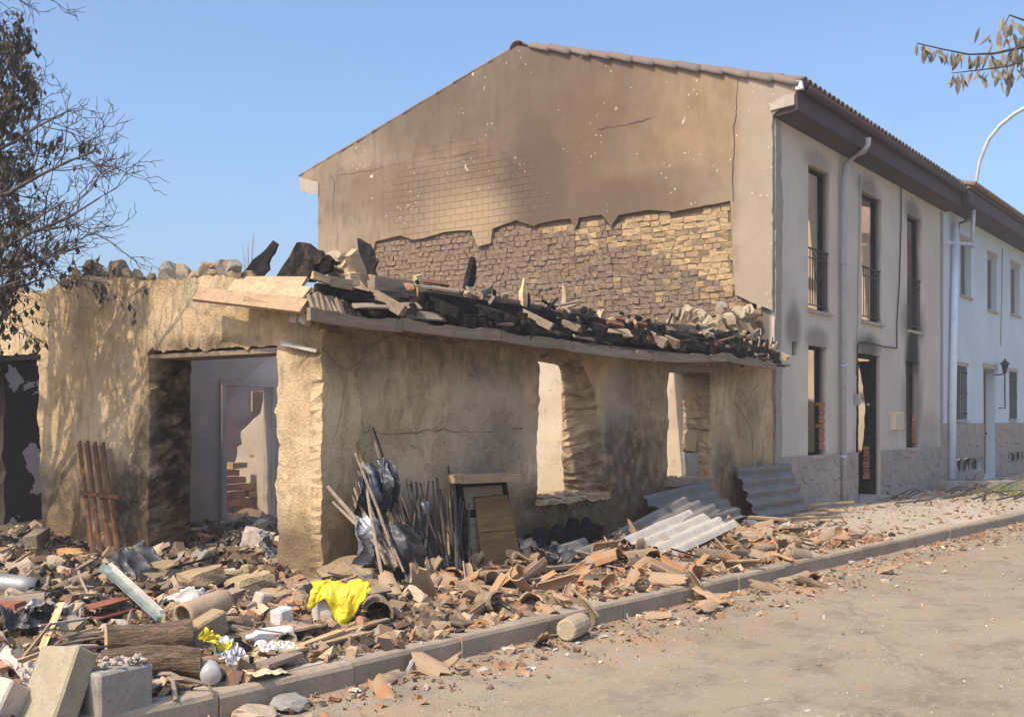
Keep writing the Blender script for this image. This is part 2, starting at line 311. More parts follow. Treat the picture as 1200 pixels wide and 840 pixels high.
    simple('fibre_pale', (.40, .36, .31), (.50, .455, .395), 5, .9, .4, .008, .1)  # pale things; on the lowest corrugated sheet, sunlit brightness put into the colour
    simple('eave_concrete', (.34, .285, .23), (.42, .36, .295), 5, .9, .4, .01, .1)
    simple('clay_brick', (.36, .17, .10), (.46, .25, .155), 8, .93, .5, .01, .5)
    simple('clay_pot', (.34, .245, .16), (.42, .315, .21), 6, .9, .3, .006, .1)
    simple('pot_rim', (.33, .14, .08), (.42, .2, .12), 9, .9, .3, .006, .1)
    # metals, plastics
    simple('rust', (.13, .06, .035), (.22, .105, .06), 12, .9, .5, .004, .35, metal=.2)
    simple('iron', (.05, .045, .045), (.10, .085, .08), 14, .75, .3, .003, .3, metal=.3)
    simple('galvanised', (.40, .43, .46), (.50, .53, .56), 6, .5, .2, .003, .1, metal=.35, spec=.5)
    simple('burnt_steel', (.22, .215, .21), (.40, .39, .38), 5, .5, .4, .006, .2, metal=.5, spec=.5)
    simple('pipe_paint', (.33, .335, .335), (.39, .395, .395), 4, .6, .2, .003, .05)
    simple('pale_pipe', (.60, .68, .74), (.68, .75, .80), 4, .5, .2, .003, .05)
    simple('soffit_paint', (.05, .032, .036), (.072, .047, .05), 3, .7, .3, .005, .05)
    simple('cable_black', (.03, .03, .03), (.05, .048, .045), 9, .7, .2, .002, .1)
    simple('yellow_plastic', (.52, .41, .018), (.68, .57, .02), 9, .5, .3, .006, .02, spec=.5)
    simple('white_plastic', (.56, .55, .54), (.66, .65, .63), 7, .45, .4, .006, .05, spec=.5)
    simple('grey_plastic', (.33, .32, .31), (.42, .41, .40), 7, .5, .4, .006, .1, spec=.5)
    simple('red_plastic', (.5, .06, .04), (.6, .1, .07), 7, .5, .4, .006, .1, spec=.5)
    simple('black_plastic', (.03, .03, .033), (.055, .055, .06), 7, .48, .5, .01, .1, spec=.6)
    simple('blue_black_plastic', (.024, .028, .04), (.045, .05, .07), 7, .45, .5, .01, .1, spec=.6)
    simple('crinkled_foil', (.16, .165, .18), (.27, .275, .29), 12, .38, .6, .01, .1, metal=.2, spec=.5)
    simple('sea_glass', (.12, .16, .15), (.24, .30, .28), 5, .3, .2, .003, .05, spec=.6)
    simple('paper', (.56, .52, .46), (.66, .62, .56), 8, .85, .3, .005, .1)
    simple('plaster_lump', (.50, .42, .34), (.58, .50, .42), 6, .95, .6, .015, .35)
    simple('ivory_box', (.60, .49, .30), (.68, .58, .40), 6, .7, .2, .003, .05)
    simple('dead_leaf', (.07, .058, .052), (.13, .108, .09), 20, .9, .2, .003, .5)
    simple('twig_bark', (.045, .038, .036), (.075, .063, .058), 30, .92, .3, .003, .2)
    simple('grey_trunk', (.085, .07, .06), (.13, .11, .095), 12, .95, .7, .02, .1)
    simple('pale_leaf', (.17, .155, .135), (.30, .27, .22), 20, .9, .2, .003, .5)
    simple('grass_green', (.14, .16, .04), (.25, .24, .08), 12, .9, .2, .003, .5)
    simple('dry_straw', (.45, .36, .20), (.55, .46, .28), 12, .95, .2, .003, .5)
    simple('curtain', (.40, .38, .35), (.5, .48, .44), 6, .9, .2, .004, .1)
    m = M('window_glass'); m.out((.03, .035, .04), .08, .6); MAT['window_glass'] = m.m
build_materials()

# ------------------------------------------------------------------ scene-graph helpers
def link(o, parent=None):
    C.objects.link(o)
    if parent: o.parent = parent
    return o
def tag(o, label=None, cat=None, group=None, kind=None):
    if label: o['label'] = label
    if cat: o['category'] = cat
    if group: o['group'] = group
    if kind: o['kind'] = kind
    return o
def thing(name, label, cat, loc=(0, 0, 0), rotz=0, group=None):
    o = bpy.data.objects.new(name, None); o.empty_display_size = .2; link(o)
    o.location = loc; o.rotation_euler = (0, 0, rotz); tag(o, label, cat, group); return o
def wloc(o):
    p = Vector((0, 0, 0))
    while o: p += Vector(o.location); o = o.parent
    return p
def mesh(name, v, f, mat, smooth=False):
    me = bpy.data.meshes.new(name); me.from_pydata([tuple(q) for q in v], [], f); me.update()
    if smooth: me.polygons.foreach_set('use_smooth', [True]*len(me.polygons))
    if mat: me.materials.append(MAT[mat] if isinstance(mat, str) else mat)
    return me
def place(name, me, parent=None, loc=(0, 0, 0), rot=(0, 0, 0), sc=(1, 1, 1)):
    o = bpy.data.objects.new(name, me); link(o, parent); o.location = loc; o.rotation_euler = rot; o.scale = sc; return o

class MB:
    """collects boxes, bars, tubes and sheets; build() links them as one mesh object"""
    def __init__(s): s.v = []; s.f = []
    def add(s, v, f): k = len(s.v); s.v += [Vector(q) for q in v]; s.f += [tuple(i+k for i in q) for q in f]; return s
    def box(s, c, d, rot=None, jit=0, rr=R):
        v = []
        for x in (-.5, .5):
            for y in (-.5, .5):
                for z in (-.5, .5):
                    p = Vector((x*d[0], y*d[1], z*d[2]))
                    if jit: p += Vector((rr.uniform(-jit, jit), rr.uniform(-jit, jit), rr.uniform(-jit, jit)))
                    if rot is not None: p = rot @ p
                    v.append(p+Vector(c))
        return s.add(v, [(0, 1, 3, 2), (4, 6, 7, 5), (0, 4, 5, 1), (2, 3, 7, 6), (0, 2, 6, 4), (1, 5, 7, 3)])
    def span(s, a, b, jit=0): 
        a = Vector(a); b = Vector(b); return s.box((a+b)/2, (abs(b.x-a.x), abs(b.y-a.y), abs(b.z-a.z)), None, jit)
    def bar(s, a, b, w, h, up=(0, 0, 1), jit=0):
        a = Vector(a); b = Vector(b); x = (b-a); L = x.length; x.normalize(); up = Vector(up)
        y = up.cross(x)
        if y.length < 1e-4: y = Vector((0, 1, 0))
        y.normalize(); z = x.cross(y)
        return s.box((a+b)/2, (L, w, h), Matrix((x, y, z)).transposed(), jit)
    def tube(s, pts, rad, n=8, cap=True):
        pts = [Vector(p) for p in pts]; m = len(pts)
        if not isinstance(rad, (list, tuple)): rad = [rad]*m
        v = []; f = []; ref = Vector((.31, .17, .93))
        for i, p in enumerate(pts):
            t = (pts[min(i+1, m-1)]-pts[max(i-1, 0)])
            t = t.normalized() if t.length > 1e-7 else Vector((0, 0, 1))
            a = ref - t*ref.dot(t)
            if a.length < .1: a = Vector((1, 0, 0))-t*t.x
            a.normalize(); b = t.cross(a); ref = a
            for k in range(n):
                q = 2*PI*k/n; v.append(p+(a*math.cos(q)+b*math.sin(q))*rad[i])
        for i in range(m-1):
            for k in range(n):
                f.append((i*n+k, i*n+(k+1) % n, (i+1)*n+(k+1) % n, (i+1)*n+k))
        if cap: f.append(tuple(range(n-1, -1, -1))); f.append(tuple(range((m-1)*n, m*n)))
        return s.add(v, f)
    def grid(s, fn, nu, nv, thick=0.0, tdir=None):
        """sheet fn(u, v) with optional thickness along tdir"""
        pts = [Vector(fn(i/nu, j/nv)) for i in range(nu+1) for j in range(nv+1)]
        W = nv+1; f = [(i*W+j, (i+1)*W+j, (i+1)*W+j+1, i*W+j+1) for i in range(nu) for j in range(nv)]
        if not thick: return s.add(pts, f)
        nr = [Vector() for _ in pts]
        for q in f:
            n = (pts[q[1]]-pts[q[0]]).cross(pts[q[3]]-pts[q[0]])
            for i in q: nr[i] += n
        bk = [p-(n.normalized() if n.length else Vector((0, 0, 1)))*thick for p, n in zip(pts, nr)]
        K = len(pts); F = f+[tuple(i+K for i in reversed(q)) for q in f]
        rim = [i*W for i in range(nu+1)]+[nu*W+j for j in range(1, nv+1)]+[i*W+nv for i in range(nu-1, -1, -1)]+[j for j in range(nv-1, 0, -1)]
        for a, b in zip(rim, rim[1:]+rim[:1]): F.append((b, a, a+K, b+K))
        return s.add(pts+bk, F)
    def prism(s, poly, o, u, v, n, d):
        """flat polygon in the plane o + u, v pushed along n by d"""
        o, u, v, n = Vector(o), Vector(u), Vector(v), Vector(n); k = len(poly)
        a = [o+u*p[0]+v*p[1] for p in poly]; b = [q+n*d for q in a]
        return s.add(a+b, [tuple(range(k)), tuple(range(2*k-1, k-1, -1))]+[(i, i+k, (i+1) % k+k, (i+1) % k) for i in range(k)])
    def bake(s, name, mat, smooth=False, origin=(0, 0, 0)):
        o = Vector(origin); me = mesh(name, [q-o for q in s.v], s.f, mat, smooth)
        bm = bmesh.new(); bm.from_mesh(me); bmesh.ops.recalc_face_normals(bm, faces=bm.faces); bm.to_mesh(me); bm.free(); return me
    def build(s, name, mat, parent=None, smooth=False, local=False, center=False):
        """world coordinates unless local; center puts the object's own origin in its middle (so grain follows it)"""
        base = Vector((0, 0, 0)) if (local or not parent) else wloc(parent)
        org = Vector((0, 0, 0))
        if center:
            org = sum(s.v, Vector())/len(s.v)-base
        o = bpy.data.objects.new(name, s.bake(name, mat, smooth, base+org)); link(o, parent); o.location = org; return o

def inpoly(p, poly):
    x, y = p; c = False; j = len(poly)-1
    for i in range(len(poly)):
        xi, yi = poly[i]; xj, yj = poly[j]
        if (yi > y) != (yj > y) and x < (xj-xi)*(y-yi)/(yj-yi)+xi: c = not c
        j = i
    return c
def resample(front, back, step, jit, rr):
    A = []; B = []; n = len(front)
    for i in range(n):
        a, b = Vector(front[i]), Vector(front[(i+1) % n]); c, d = Vector(back[i]), Vector(back[(i+1) % n])
        k = max(1, round((b-a).length/step))
        for q in range(k):
            t = q/k; j = Vector((rr.uniform(-jit, jit), rr.uniform(-jit, jit)))*(.45 if rr.random() < .8 else 1.9)
            if jit > .03: j += Vector((noise.noise(Vector((a.x+t*3.1, a.y*2.7+t*5, i*3.3))), noise.noise(Vector((a.y+t*4.1, a.x*1.7, i*7.7+t))))) * jit
            A.append(a.lerp(b, t)+j); B.append(c.lerp(d, t)+j*.15+Vector((rr.uniform(-jit, jit), rr.uniform(-jit, jit)))*.7)
    return A, B
def slab(name, outer, holes, P, thick, mat, parent, spacing=.16, step=.14, jit=.01, hjit=None, rough=.008, rs=2.0, layers=2, obounds=None, smooth=False, seed=1):
    """wall of real thickness: outline and openings in (u, v), P(u, v, w) into the world, faces uneven, broken edges ragged.
       an opening may be a pair (outside outline, inside outline)"""
    rr = random.Random(seed); loops = []
    for k, h in enumerate([outer]+list(holes)):
        fr, bk = h if isinstance(h, tuple) else (h, h)
        loops.append(resample(fr, bk, step, jit if k == 0 or hjit is None else hjit, rr))
    V = []; F = []; rim = []
    for side in (0, 1):
        pts = []; edges = []; polys = []; idx = []
        for lp in loops:
            q = lp[side]; k = len(pts); pts += q; idx.append(list(range(k, k+len(q))))
            edges += [(k+i, k+(i+1) % len(q)) for i in range(len(q))]; polys.append([tuple(p) for p in q])
        kd = kdtree.KDTree(len(pts))
        for i, p in enumerate(pts): kd.insert((p[0], p[1], 0), i)
        kd.balance()
        us = [p[0] for p in polys[0]]; vs = [p[1] for p in polys[0]]
        sp = spacing if side == 0 else spacing*1.7
        nu = int((max(us)-min(us))/sp); nv = int((max(vs)-min(vs))/sp)
        for i in range(nu+1):
            for j in range(nv+1):
                p = (min(us)+(i+.5*(j % 2)+rr.uniform(-.2, .2))*sp, min(vs)+(j+rr.uniform(-.2, .2))*sp)
                if kd.find((p[0], p[1], 0))[2] < sp*.45 or not inpoly(p, polys[0]) or any(inpoly(p, h) for h in polys[1:]): continue
                pts.append(Vector(p))
        ov, oe, of, orig, _, _ = delaunay_2d_cdt(pts, edges, [], 0, 1e-6)
        back = {}
        for i, lst in enumerate(orig):
            for q in lst: back[q] = i
        base = len(V)
        for p in ov:
            d = noise.fractal(Vector((p[0]*rs, p[1]*rs, seed*9.1+side*4)), 1, 2, 4)*rough
            V.append(P(p[0], p[1], (d if side == 0 else thick-d)))
        for t in of:
            c = (sum(ov[i][0] for i in t)/3, sum(ov[i][1] for i in t)/3)
            if inpoly(c, polys[0]) and not any(inpoly(c, h) for h in polys[1:]): F.append(tuple(base+i for i in t))
        rim.append([[base+back[i] for i in l] for l in idx])
    for li in range(len(loops)):
        a, b = rim[0][li], rim[1][li]; n = len(a); prev = a
        for k in range(1, layers+1):
            if k == layers: cur = b
            else:
                cur = []
                for i in range(n):
                    q = V[a[i]].lerp(V[b[i]], k/layers)
                    e = (jit if li == 0 or hjit is None else hjit)*1.3
                    q = q+Vector((rr.uniform(-e, e), rr.uniform(-e, e), rr.uniform(-e, e))); cur.append(len(V)); V.append(q)
            for i in range(n): F.append((prev[i], prev[(i+1) % n], cur[(i+1) % n], cur[i]))
            prev = cur
    mb = MB(); mb.v = V; mb.f = F
    return mb.build(name, mat, parent, smooth)

# ================================================================== THE SETTING
FY, GX, LX = 6.83, 16.2, 6.59           # street-front plane, gable plane, end wall of the low house
PAV = 0.15
KERB = [(-12, 6.1), (0, 5.22), (3.36, 4.98), (4.05, 4.92), (7.25, 4.74), (9.85, 4.57), (12.75, 4.38), (16, 4.14), (19.5, 3.88), (28, 3.35), (60, 1.4)]
def kerby(x):
    for (a, b), (c, d) in zip(KERB, KERB[1:]):
        if x <= c: return b+(d-b)*(x-a)/(c-a)
    return KERB[-1][1]
def sst(a, b, x): t = max(0, min(1, (x-a)/(b-a))); return t*t*(3-2*t)
def fbm(x, y, s=1.0, k=0): return noise.fractal(Vector((x*s, y*s, k)), 1, 2, 4)
def heap(x, y):
    """height of the rubble surface"""
    h = 0.0
    # strip of roof tiles fallen along the front
    e = sst(0.05, 1.5, y-kerby(x))*sst(5.6, 7.2, x)*(1-sst(12.6, 15.4, x))
    h = max(h, e*(.10+.08*fbm(x, y, 1.3, 3)+.03*fbm(x, y, 5, 8)))
    # yard heap before the end wall
    d = y-kerby(x)
    e = sst(-.02, 1.1, d)*(1-sst(6.6, 7.4, x)*(1-sst(6.9, 7.25, y)))*sst(-2.5, 1.8, x)
    q = .10+.10*sst(1.0, 3.6, d)+.10*fbm(x, y, 1.1, 5)+.05*fbm(x, y, 4, 6)
    if x > 6.6: q += .12*sst(6.8, 7.6, x)
    if x < 11: h = max(h, e*q*(1-sst(9.5, 11, x)))
    return PAV+max(h, 0)-.012

g = MB(); S = 300
g.add([(-S, -S, -.06), (S, -S, -.06), (S, S, -.06), (-S, S, -.06)], [(0, 1, 2, 3)])
tag(g.build('ground', 'dry_ground'), 'dry bare earth around the street', None, None, 'structure')
# street: sheet from the far verge to the kerb, gently uneven
g = MB(); xs = [-40+i*.5 for i in range(0, 281)]; v = []; f = []; NY = 26
for x in xs:
    y1 = kerby(x)+.05
    for j in range(NY):
        y = -3.6+(y1+3.6)*j/(NY-1); v.append((x, y, .012*fbm(x, y, .45, 2)-.004))
for i in range(len(xs)-1):
    for j in range(NY-1): f.append((i*NY+j, (i+1)*NY+j, (i+1)*NY+j+1, i*NY+j+1))
g.add(v, f); tag(g.build('road', 'asphalt', None, True), 'dusty pale asphalt street strewn with grit', None, None, 'structure')
# pavement behind the kerb
g = MB(); v = []; f = []
for x in xs:
    y0 = kerby(x)+.12
    for j in range(4): v.append((x, y0+(FY+.06-y0)*j/3, PAV-.006+.004*fbm(x, j, .8, 7)))
for i in range(len(xs)-1):
    for j in range(3): f.append((i*4+j, (i+1)*4+j, (i+1)*4+j+1, i*4+j+1))
g.add(v, f); tag(g.build('pavement', 'pavement', None, True), 'concrete pavement under the fallen roof tiles', None, None, 'structure')
kerb = bpy.data.objects.new('kerb', None); link(kerb); tag(kerb, 'low concrete kerb between street and pavement', None, None, 'structure')
x = -4.0
while x < 34:
    L = 1.0; x2 = x+L; a = Vector((x+.006, kerby(x), 0)); b = Vector((x2-.006, kerby(x2), 0)); dz = R.uniform(-.008, .006); dy = R.uniform(-.008, .008)
    m = MB(); t = (b-a).normalized(); n = Vector((-t.y, t.x, 0)); prof = [(0, -.1), (0, .115), (.012, .14), (.035, PAV), (.13, PAV+.002), (.13, -.1)]
    rows = []
    K = 5
    for i in range(K+1):
        p = a.lerp(b, i/K)
        for (q, z) in prof:
            cr = .012*noise.noise(Vector((p.x*3, z*9, 4))) if z > .05 else 0
            rows.append(p+n*(q+dy+abs(cr))+Vector((0, 0, z+dz-abs(cr)*.8)))
    kf = len(prof)
    m.add(rows, [(i*kf+j, (i+1)*kf+j, (i+1)*kf+(j+1) % kf, i*kf+(j+1) % kf) for i in range(K) for j in range(kf)]+[tuple(range(kf)), tuple(range(K*kf+kf-1, K*kf-1, -1))])
    m.build('kerb_stone', 'kerb_concrete', kerb); x = x2
# rubble surface (one uncountable mass): earth, ash and crumbs
g = MB(); v = []; f = []; idx = {}; st = .09
nx, ny = int((16-(-1.5))/st), int((14-4.4)/st)
for i in range(nx):
    for j in range(ny):
        x, y = -1.5+i*st, 4.4+j*st
        if y < kerby(x)+.08: continue
        z = heap(x, y)
        if z > PAV-.004 or (x > LX+.4 and y > FY+.4 and x < 16):
            if x > LX+.4 and y > FY+.4: z = max(z, PAV+.12+.06*fbm(x, y, 1.5, 9))
            idx[i, j] = len(v); v.append((x, y, z+.015*fbm(x, y, 14, 1)))
for (i, j), k in idx.items():
    q = [idx.get(e) for e in ((i, j), (i+1, j), (i+1, j+1), (i, j+1))]
    if None not in q: f.append(tuple(q))
g.add(v, f); tag(g.build('rubble_bed', 'rubble_earth', None, True), 'bed of crumbled mud brick, ash and earth', 'rubble', None, 'stuff')

# ================================================================== TWO-STOREY HOUSE
H2 = thing('burnt_house', 'two-storey house with scorched tan gable, grey street front and burnt-out windows', 'house', (GX, FY, PAV))
def gP(u, v, w): return Vector((GX+w, u, v))
APEX = on_x(606, 54, GX); LE = on_x(352, 206, GX); RE = on_x(934, 98, GX); BW = 16.8
ez = 6.78
# masonry behind the render
core = [(FY+.4, -.2), (FY+.4, 6.75), (APEX.y, APEX.z-.14), (BW-.4, 6.75), (BW-.4, -.2)]
slab('masonry', core, [], lambda u, v, w: Vector((GX+.075+w, u, v)), .26, 'adobe_joint', H2, .3, .3, .005, rough=.02, seed=3)
cutpx = [(440, 283), (455, 279), (470, 276), (484, 281), (497, 279), (520, 272), (538, 270), (552, 270), (556, 280), (560, 289), (575, 285), (577, 268), (605, 258),
         (625, 265), (632, 262), (650, 258), (668, 256), (674, 268), (678, 255), (705, 252), (716, 265), (725, 252), (760, 246), (790, 248), (830, 240), (856, 236)]
top_cut = [on_x(x, y, GX) for x, y in cutpx]; top_cut = [(p.y, p.z) for p in top_cut]       # from far (large Y) to near
side_cut = [on_x(x, y, GX) for x, y in [(858, 290), (860, 330), (862, 345), (880, 354), (899, 364)]]; side_cut = [(p.y, p.z) for p in side_cut]
bl = on_x(436, 300, GX)
plast = [(FY, side_cut[-1][1])] + [(FY, 6.36), (RE.y+.03, 6.62), (RE.y, ez), (APEX.y, APEX.z), (LE.y, ez), (LE.y-.02, 6.48), (BW+.1, 6.42), (BW, 6.3), (BW, -.2), (bl.y, -.2), (bl.y, bl.z)] + top_cut + side_cut[:-1]
slab('gable_render', plast, [], gP, .075, 'gable_plaster', H2, .14, .09, .007, rough=.012, rs=.9, layers=1, seed=4)
# dark lips where the render broke away read from its own thickness; small slabs of render hanging loose along it
# adobe bricks, course by course
cutpoly = top_cut+side_cut+[(FY+.05, 2.2), (bl.y, 2.2)]
def zb(y): return 3.63+(y-7.5)*.57+.12*noise.noise(Vector((y*2, 0, 1)))
bricks = []
z = 2.25; row = 0
while z < 5.35:
    hgt = R.uniform(.085, .112); y = FY+.1+R.uniform(0, .15)
    while y < bl.y:
        c = (y, z)
        yellow = (y < 9.35 and z > zb(y)) or (10.55 < y < 11.1 and z > 4.93) or (9.35 <= y < 10.4 and z > 4.55 and R.random() < .35)
        wd = R.uniform(.10, .165) if not yellow else R.uniform(.12, .26)
        if inpoly((y+wd*.5, z+hgt*.5), cutpoly) and inpoly((y+wd*.5, z+hgt*.98), cutpoly): bricks.append((y, z+.03*noise.noise(Vector((y*.8, z*.5, 5)))+.02*noise.noise(Vector((y*3, z, 2))), wd, hgt, yellow))
        y += wd+R.uniform(-.004, .012)
    z += hgt+.002; row += 1
def brick_verts(y, z, wd, hg, yellow):
    far = y > 12.6
    pr = R.uniform(-.012, .018) if not yellow else R.uniform(-.003, .004)
    if R.random() < .03: pr -= .03
    ro = R.gauss(0, .05)
    x0 = GX+.074; x1 = (GX+.058 if yellow else GX+.050)-pr*.6; b = R.uniform(.008, .018); j = lambda a: R.uniform(-a, a)
    y1 = y+wd; z1 = z+hg; mx = x1+b*.9
    v = [(x0, y, z), (x0, y1, z), (x0, y1, z1), (x0, y, z1),
         (mx, y+j(.006), z+j(.006)), (mx, y1+j(.006), z+j(.006)), (mx, y1+j(.006), z1+j(.006)), (mx, y+j(.006), z1+j(.006)),
         (x1+j(.012), y+b+j(.01), z+b+j(.008)), (x1+j(.012), y1-b+j(.01), z+b+j(.008)), (x1+j(.012), y1-b+j(.01), z1-b+j(.008)), (x1+j(.012), y+b+j(.01), z1-b+j(.008))]
    v = [(q[0]+(R.uniform(-.008, .008) if i > 3 else 0), q[1]+(R.uniform(-.012, .012) if i > 3 else 0)-ro*(q[2]-z-hg/2), q[2]+(R.uniform(-.01, .01) if i > 3 else 0)+ro*(q[1]-y-wd/2)) for i, q in enumerate(v)]
    f = [(a, (a+1) % 4, (a+1) % 4+4, a+4) for a in range(4)]+[(a+4, (a+1) % 4+4, (a+1) % 4+8, a+8) for a in range(4)]+[(8, 9, 10, 11)]
    return v, f
bricks.sort(key=lambda b: -(b[2]*b[3] if b[1] > 2.9 else 0)/(1+.08*(b[0]-7)))
rest = {True: MB(), False: MB()}
for k, b in enumerate(bricks):
    v, f = brick_verts(*b)
    if k < 290: m = MB(); m.add(v, f); m.build('brick', ('adobe_yellow' if R.random() < .8 else 'adobe_mid') if b[4] else ('adobe_mid' if R.random() < (.5 if b[0] < 10.5 and b[1] > zb(b[0])-.35 else .12) else 'adobe_burnt'), H2, center=True)
    else: rest[b[4]].add(v, f)
for yel in (True, False):
    if rest[yel].v: tag(rest[yel].build('brickwork', 'adobe_yellow' if yel else 'adobe_burnt', H2), None, None, None, 'stuff')
# crack with a cable down the right of the gable, and the old roof line scored across
for pts, r in [([(866, 92), (862, 120), (864, 135), (859, 150), (861, 175), (859, 200), (861, 236)], .007), ([(386, 205), (392, 215), (391, 240), (396, 262), (396, 285)], .006),
               ([(606, 155), (606, 180), (605, 205)], .005), ([(700, 152), (725, 148), (752, 142), (764, 138)], .004), ([(400, 205), (450, 196), (500, 188), (560, 180), (605, 171)], .0025)]:
    q = [on_x(x, y, GX)+Vector((-.002, R.uniform(-.03, .03), 0)) for x, y in pts]; fine = []
    for a, b in zip(q, q[1:]):
        for t in range(4): fine.append(a.lerp(b, t/4)+Vector((0, R.uniform(-.012, .012), R.uniform(-.02, .02))))
    fine.append(q[-1]); MB().tube(fine, r, 5).build('crack', 'cable_black', H2)

# street front
def frect(xl, xr, yt, yb, Y=FY):
    a, b = on_y(xl, yt, Y), on_y(xl, yb, Y); c = on_y(xr, yt, Y); return [(a.x, b.z), (c.x, b.z), (c.x, a.z), (a.x, a.z)]
W_up = [frect(947, 972, 191.5, 362), frect(1010, 1033, 223, 375), frect(1063, 1080, 250, 386)]
W_lo = [frect(947, 968.5, 404, 534), frect(1062, 1076, 423, 525)]
DOOR = frect(1004.5, 1031.5, 413, 587); DOOR[0] = (DOOR[0][0], -.1); DOOR[1] = (DOOR[1][0], -.1)
V_up = frect(928, 934, 400, 416); V_lo = frect(912, 917, 426, 437)
END2 = 25.8
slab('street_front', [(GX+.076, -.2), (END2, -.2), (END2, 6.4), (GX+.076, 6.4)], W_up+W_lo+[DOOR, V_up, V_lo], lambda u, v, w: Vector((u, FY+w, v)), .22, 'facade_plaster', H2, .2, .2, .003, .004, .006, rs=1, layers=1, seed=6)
slab('corner_render', [(GX+.076, 1.05), (GX+.34, 1.05), (GX+.31, 3.3), (GX+.36, 5.0), (GX+.28, 6.33), (GX+.076, 6.33)], [], lambda u, v, w: Vector((u, FY-.02+w, v)), .015, 'grey_concrete', H2, .12, .07, .02, rough=.012, rs=3, layers=1, seed=7)
for nm, o, d in (('back_wall', BW, 0),):
    slab(nm, [(GX+.4, -.2), (END2, -.2), (END2, 6.3), (GX+.4, 6.3)], [], lambda u, v, w: Vector((u, BW-.4+w, v)), .4, 'brown_inside', H2, .5, .5, .01, seed=8)
# rooms inside, roof and floors gone
slab('partition', [(FY+.41, 0), (12.6, 0), (12.6, 4.4), (10, 4.45), (8.12, 4.45), (8.08, 6.5), (FY+.41, 6.5)], [[(8.9, 0.1), (9.8, 0.1), (9.8, 2.1), (8.9, 2.1)]], lambda u, v, w: Vector((20.9+w, u, v)), .12, 'cream_plaster', H2, .3, .2, .02, seed=9)  # unseen step in its top edge shaped to let sun through to the next partition
slab('partition', [(FY+.41, 0), (12.0, 0), (12.0, 4.6), (FY+.41, 5.6)], [], lambda u, v, w: Vector((23.9+w, u, v)), .12, 'cream_plaster', H2, .3, .2, .02, seed=10)
slab('end_wall', [(FY+.41, 0), (BW-.41, 0), (BW-.41, 6.2), (11.8, 7.6), (FY+.41, 6.2)], [], lambda u, v, w: Vector((END2-.25+w, u, v)), .24, 'brown_inside', H2, .5, .5, .01, seed=12)
# burnt frames, sills, balcony rails
def jambs(rect, mat='charred', d=.12, w=.05, name='window_frame', bottom=True):
    (x0, z0), (x1, _), (_, z1), _ = rect; y0, y1 = FY+d, FY+d+.06; m = MB()
    m.span((x0+.003, y0, z0), (x0+w, y1, z1)); m.span((x1-w, y0, z0), (x1-.003, y1, z1)); m.span((x0+w, y0, z1-w), (x1-w, y1, z1-.003))
    if bottom: m.span((x0+w, y0, z0+.003), (x1-w, y1, z0+w))
    return m.build(name, mat, H2)
def sill(rect, mat='eave_concrete', parent=None, Y=FY):
    (x0, z0), (x1, _), _, _ = rect; MB().span((x0-.05, Y-.05, z0-.055), (x1+.05, Y+.2, z0-.002)).build('sill', mat, parent or H2)
for i, r in enumerate(W_up):
    jambs(r); sill(r); (x0, z0), (x1, _), (_, z1), _ = r
    if i == 2: MB().span((x1-.07, FY+.29, z0+.05), (x1-.02, FY+.6, z1-.06)).build('shutter', 'brown_joinery', H2)
    zt = on_y(947, 289, FY).z if i == 0 else (on_y(1010, 311, FY).z if i == 1 else on_y(1063, 324, FY).z)
    rail = MB(); yy = FY+.03
    rail.bar((x0, yy, zt), (x1, yy, zt), .035, .02); rail.bar((x0, yy, zt-.16), (x1, yy, zt-.16), .015, .015); rail.bar((x0, yy, z0+.09), (x1, yy, z0+.09), .025, .015)
    ro = rail.build('railing', 'iron', H2); nb = 9
    bar = MB().tube([(0, 0, 0), (0, 0, zt-z0-.09)], .009, 6).bake('bar', 'iron')
    for k in range(nb):
        q = place('bar', bar, ro); q.location = Vector((x0+(x1-x0)*(k+.5)/nb, yy, z0+.09))-wloc(ro)
    if i != 1:
        sc = MB(); cx = (x0+x1)/2
        sc.tube([(cx+.17*math.cos(t)*(1-t/9), yy-.012, zt-.45+.17*math.sin(t)*(1-t/9)) for t in [k*.45 for k in range(17)]], .008, 5).build('scroll', 'iron', ro)
for i, r in enumerate(W_lo):
    jambs(r); sill(r); (x0, z0), (x1, _), (_, z1), _ = r
    # brick showing on the inside of the right jamb
    for k in range(11 if i == 0 else 8):
        MB().box((x1-.012+R.uniform(-.01, .01), FY+.10+.015*(k % 2), z0+.12+k*.075), (.05, .14, .06), None, .01).build('brick', 'clay_brick', H2, center=True)
    MB().tube([(x0+(x1-x0)*.45, FY+.2, z0), (x0+(x1-x0)*.47, FY+.21, z1-.05)], .02, 6).build('window_bar', 'charred', H2)
# door: charred leaf folded back, split curtain strip, lock
(x0, _), (x1, _), (_, z1), _ = DOOR; m = MB()
m.span((x0+.003, FY+.08, PAV), (x0+.04, FY+.15, z1)); m.span((x1-.06, FY+.08, PAV), (x1-.003, FY+.15, z1)); m.span((x0+.04, FY+.08, z1-.08), (x1-.06, FY+.15, z1-.003))
m.build('door_frame', 'charred', H2)
dl = slab('door', [(.45, PAV+.02), (.95, PAV+.02), (.95, z1-.1), (.7, z1-.1), (.8, 2.3), (.84, 1.9), (.82, 1.4), (.78, 1.05), (.5, .8)], [], lambda u, v, w: Vector((x1-.06+w, FY+.16+.95-u, v)), .045, 'charred', H2, .15, .1, .012, seed=14)
MB().tube([(x1-.10, FY+.2, 1.95), (x1-.055, FY+.2, 1.95)], .03, 8).build('door_lock', 'galvanised', dl)
for k in range(9): MB().box((x1-.05+.03*(k % 2), FY+.24, .55+k*.07), (.16, .1, .06), None, .008).build('brick', 'clay_brick', H2, center=True)
m = MB(); m.grid(lambda u, v: (x0+.06+.05*math.sin(v*5)+u*.10*(1-v)+.16*v*(1-v), FY+.2+.03*math.sin(u*7), z1-.1-v*.95), 4, 12, .004); m.build('torn_strip', 'paper', H2)
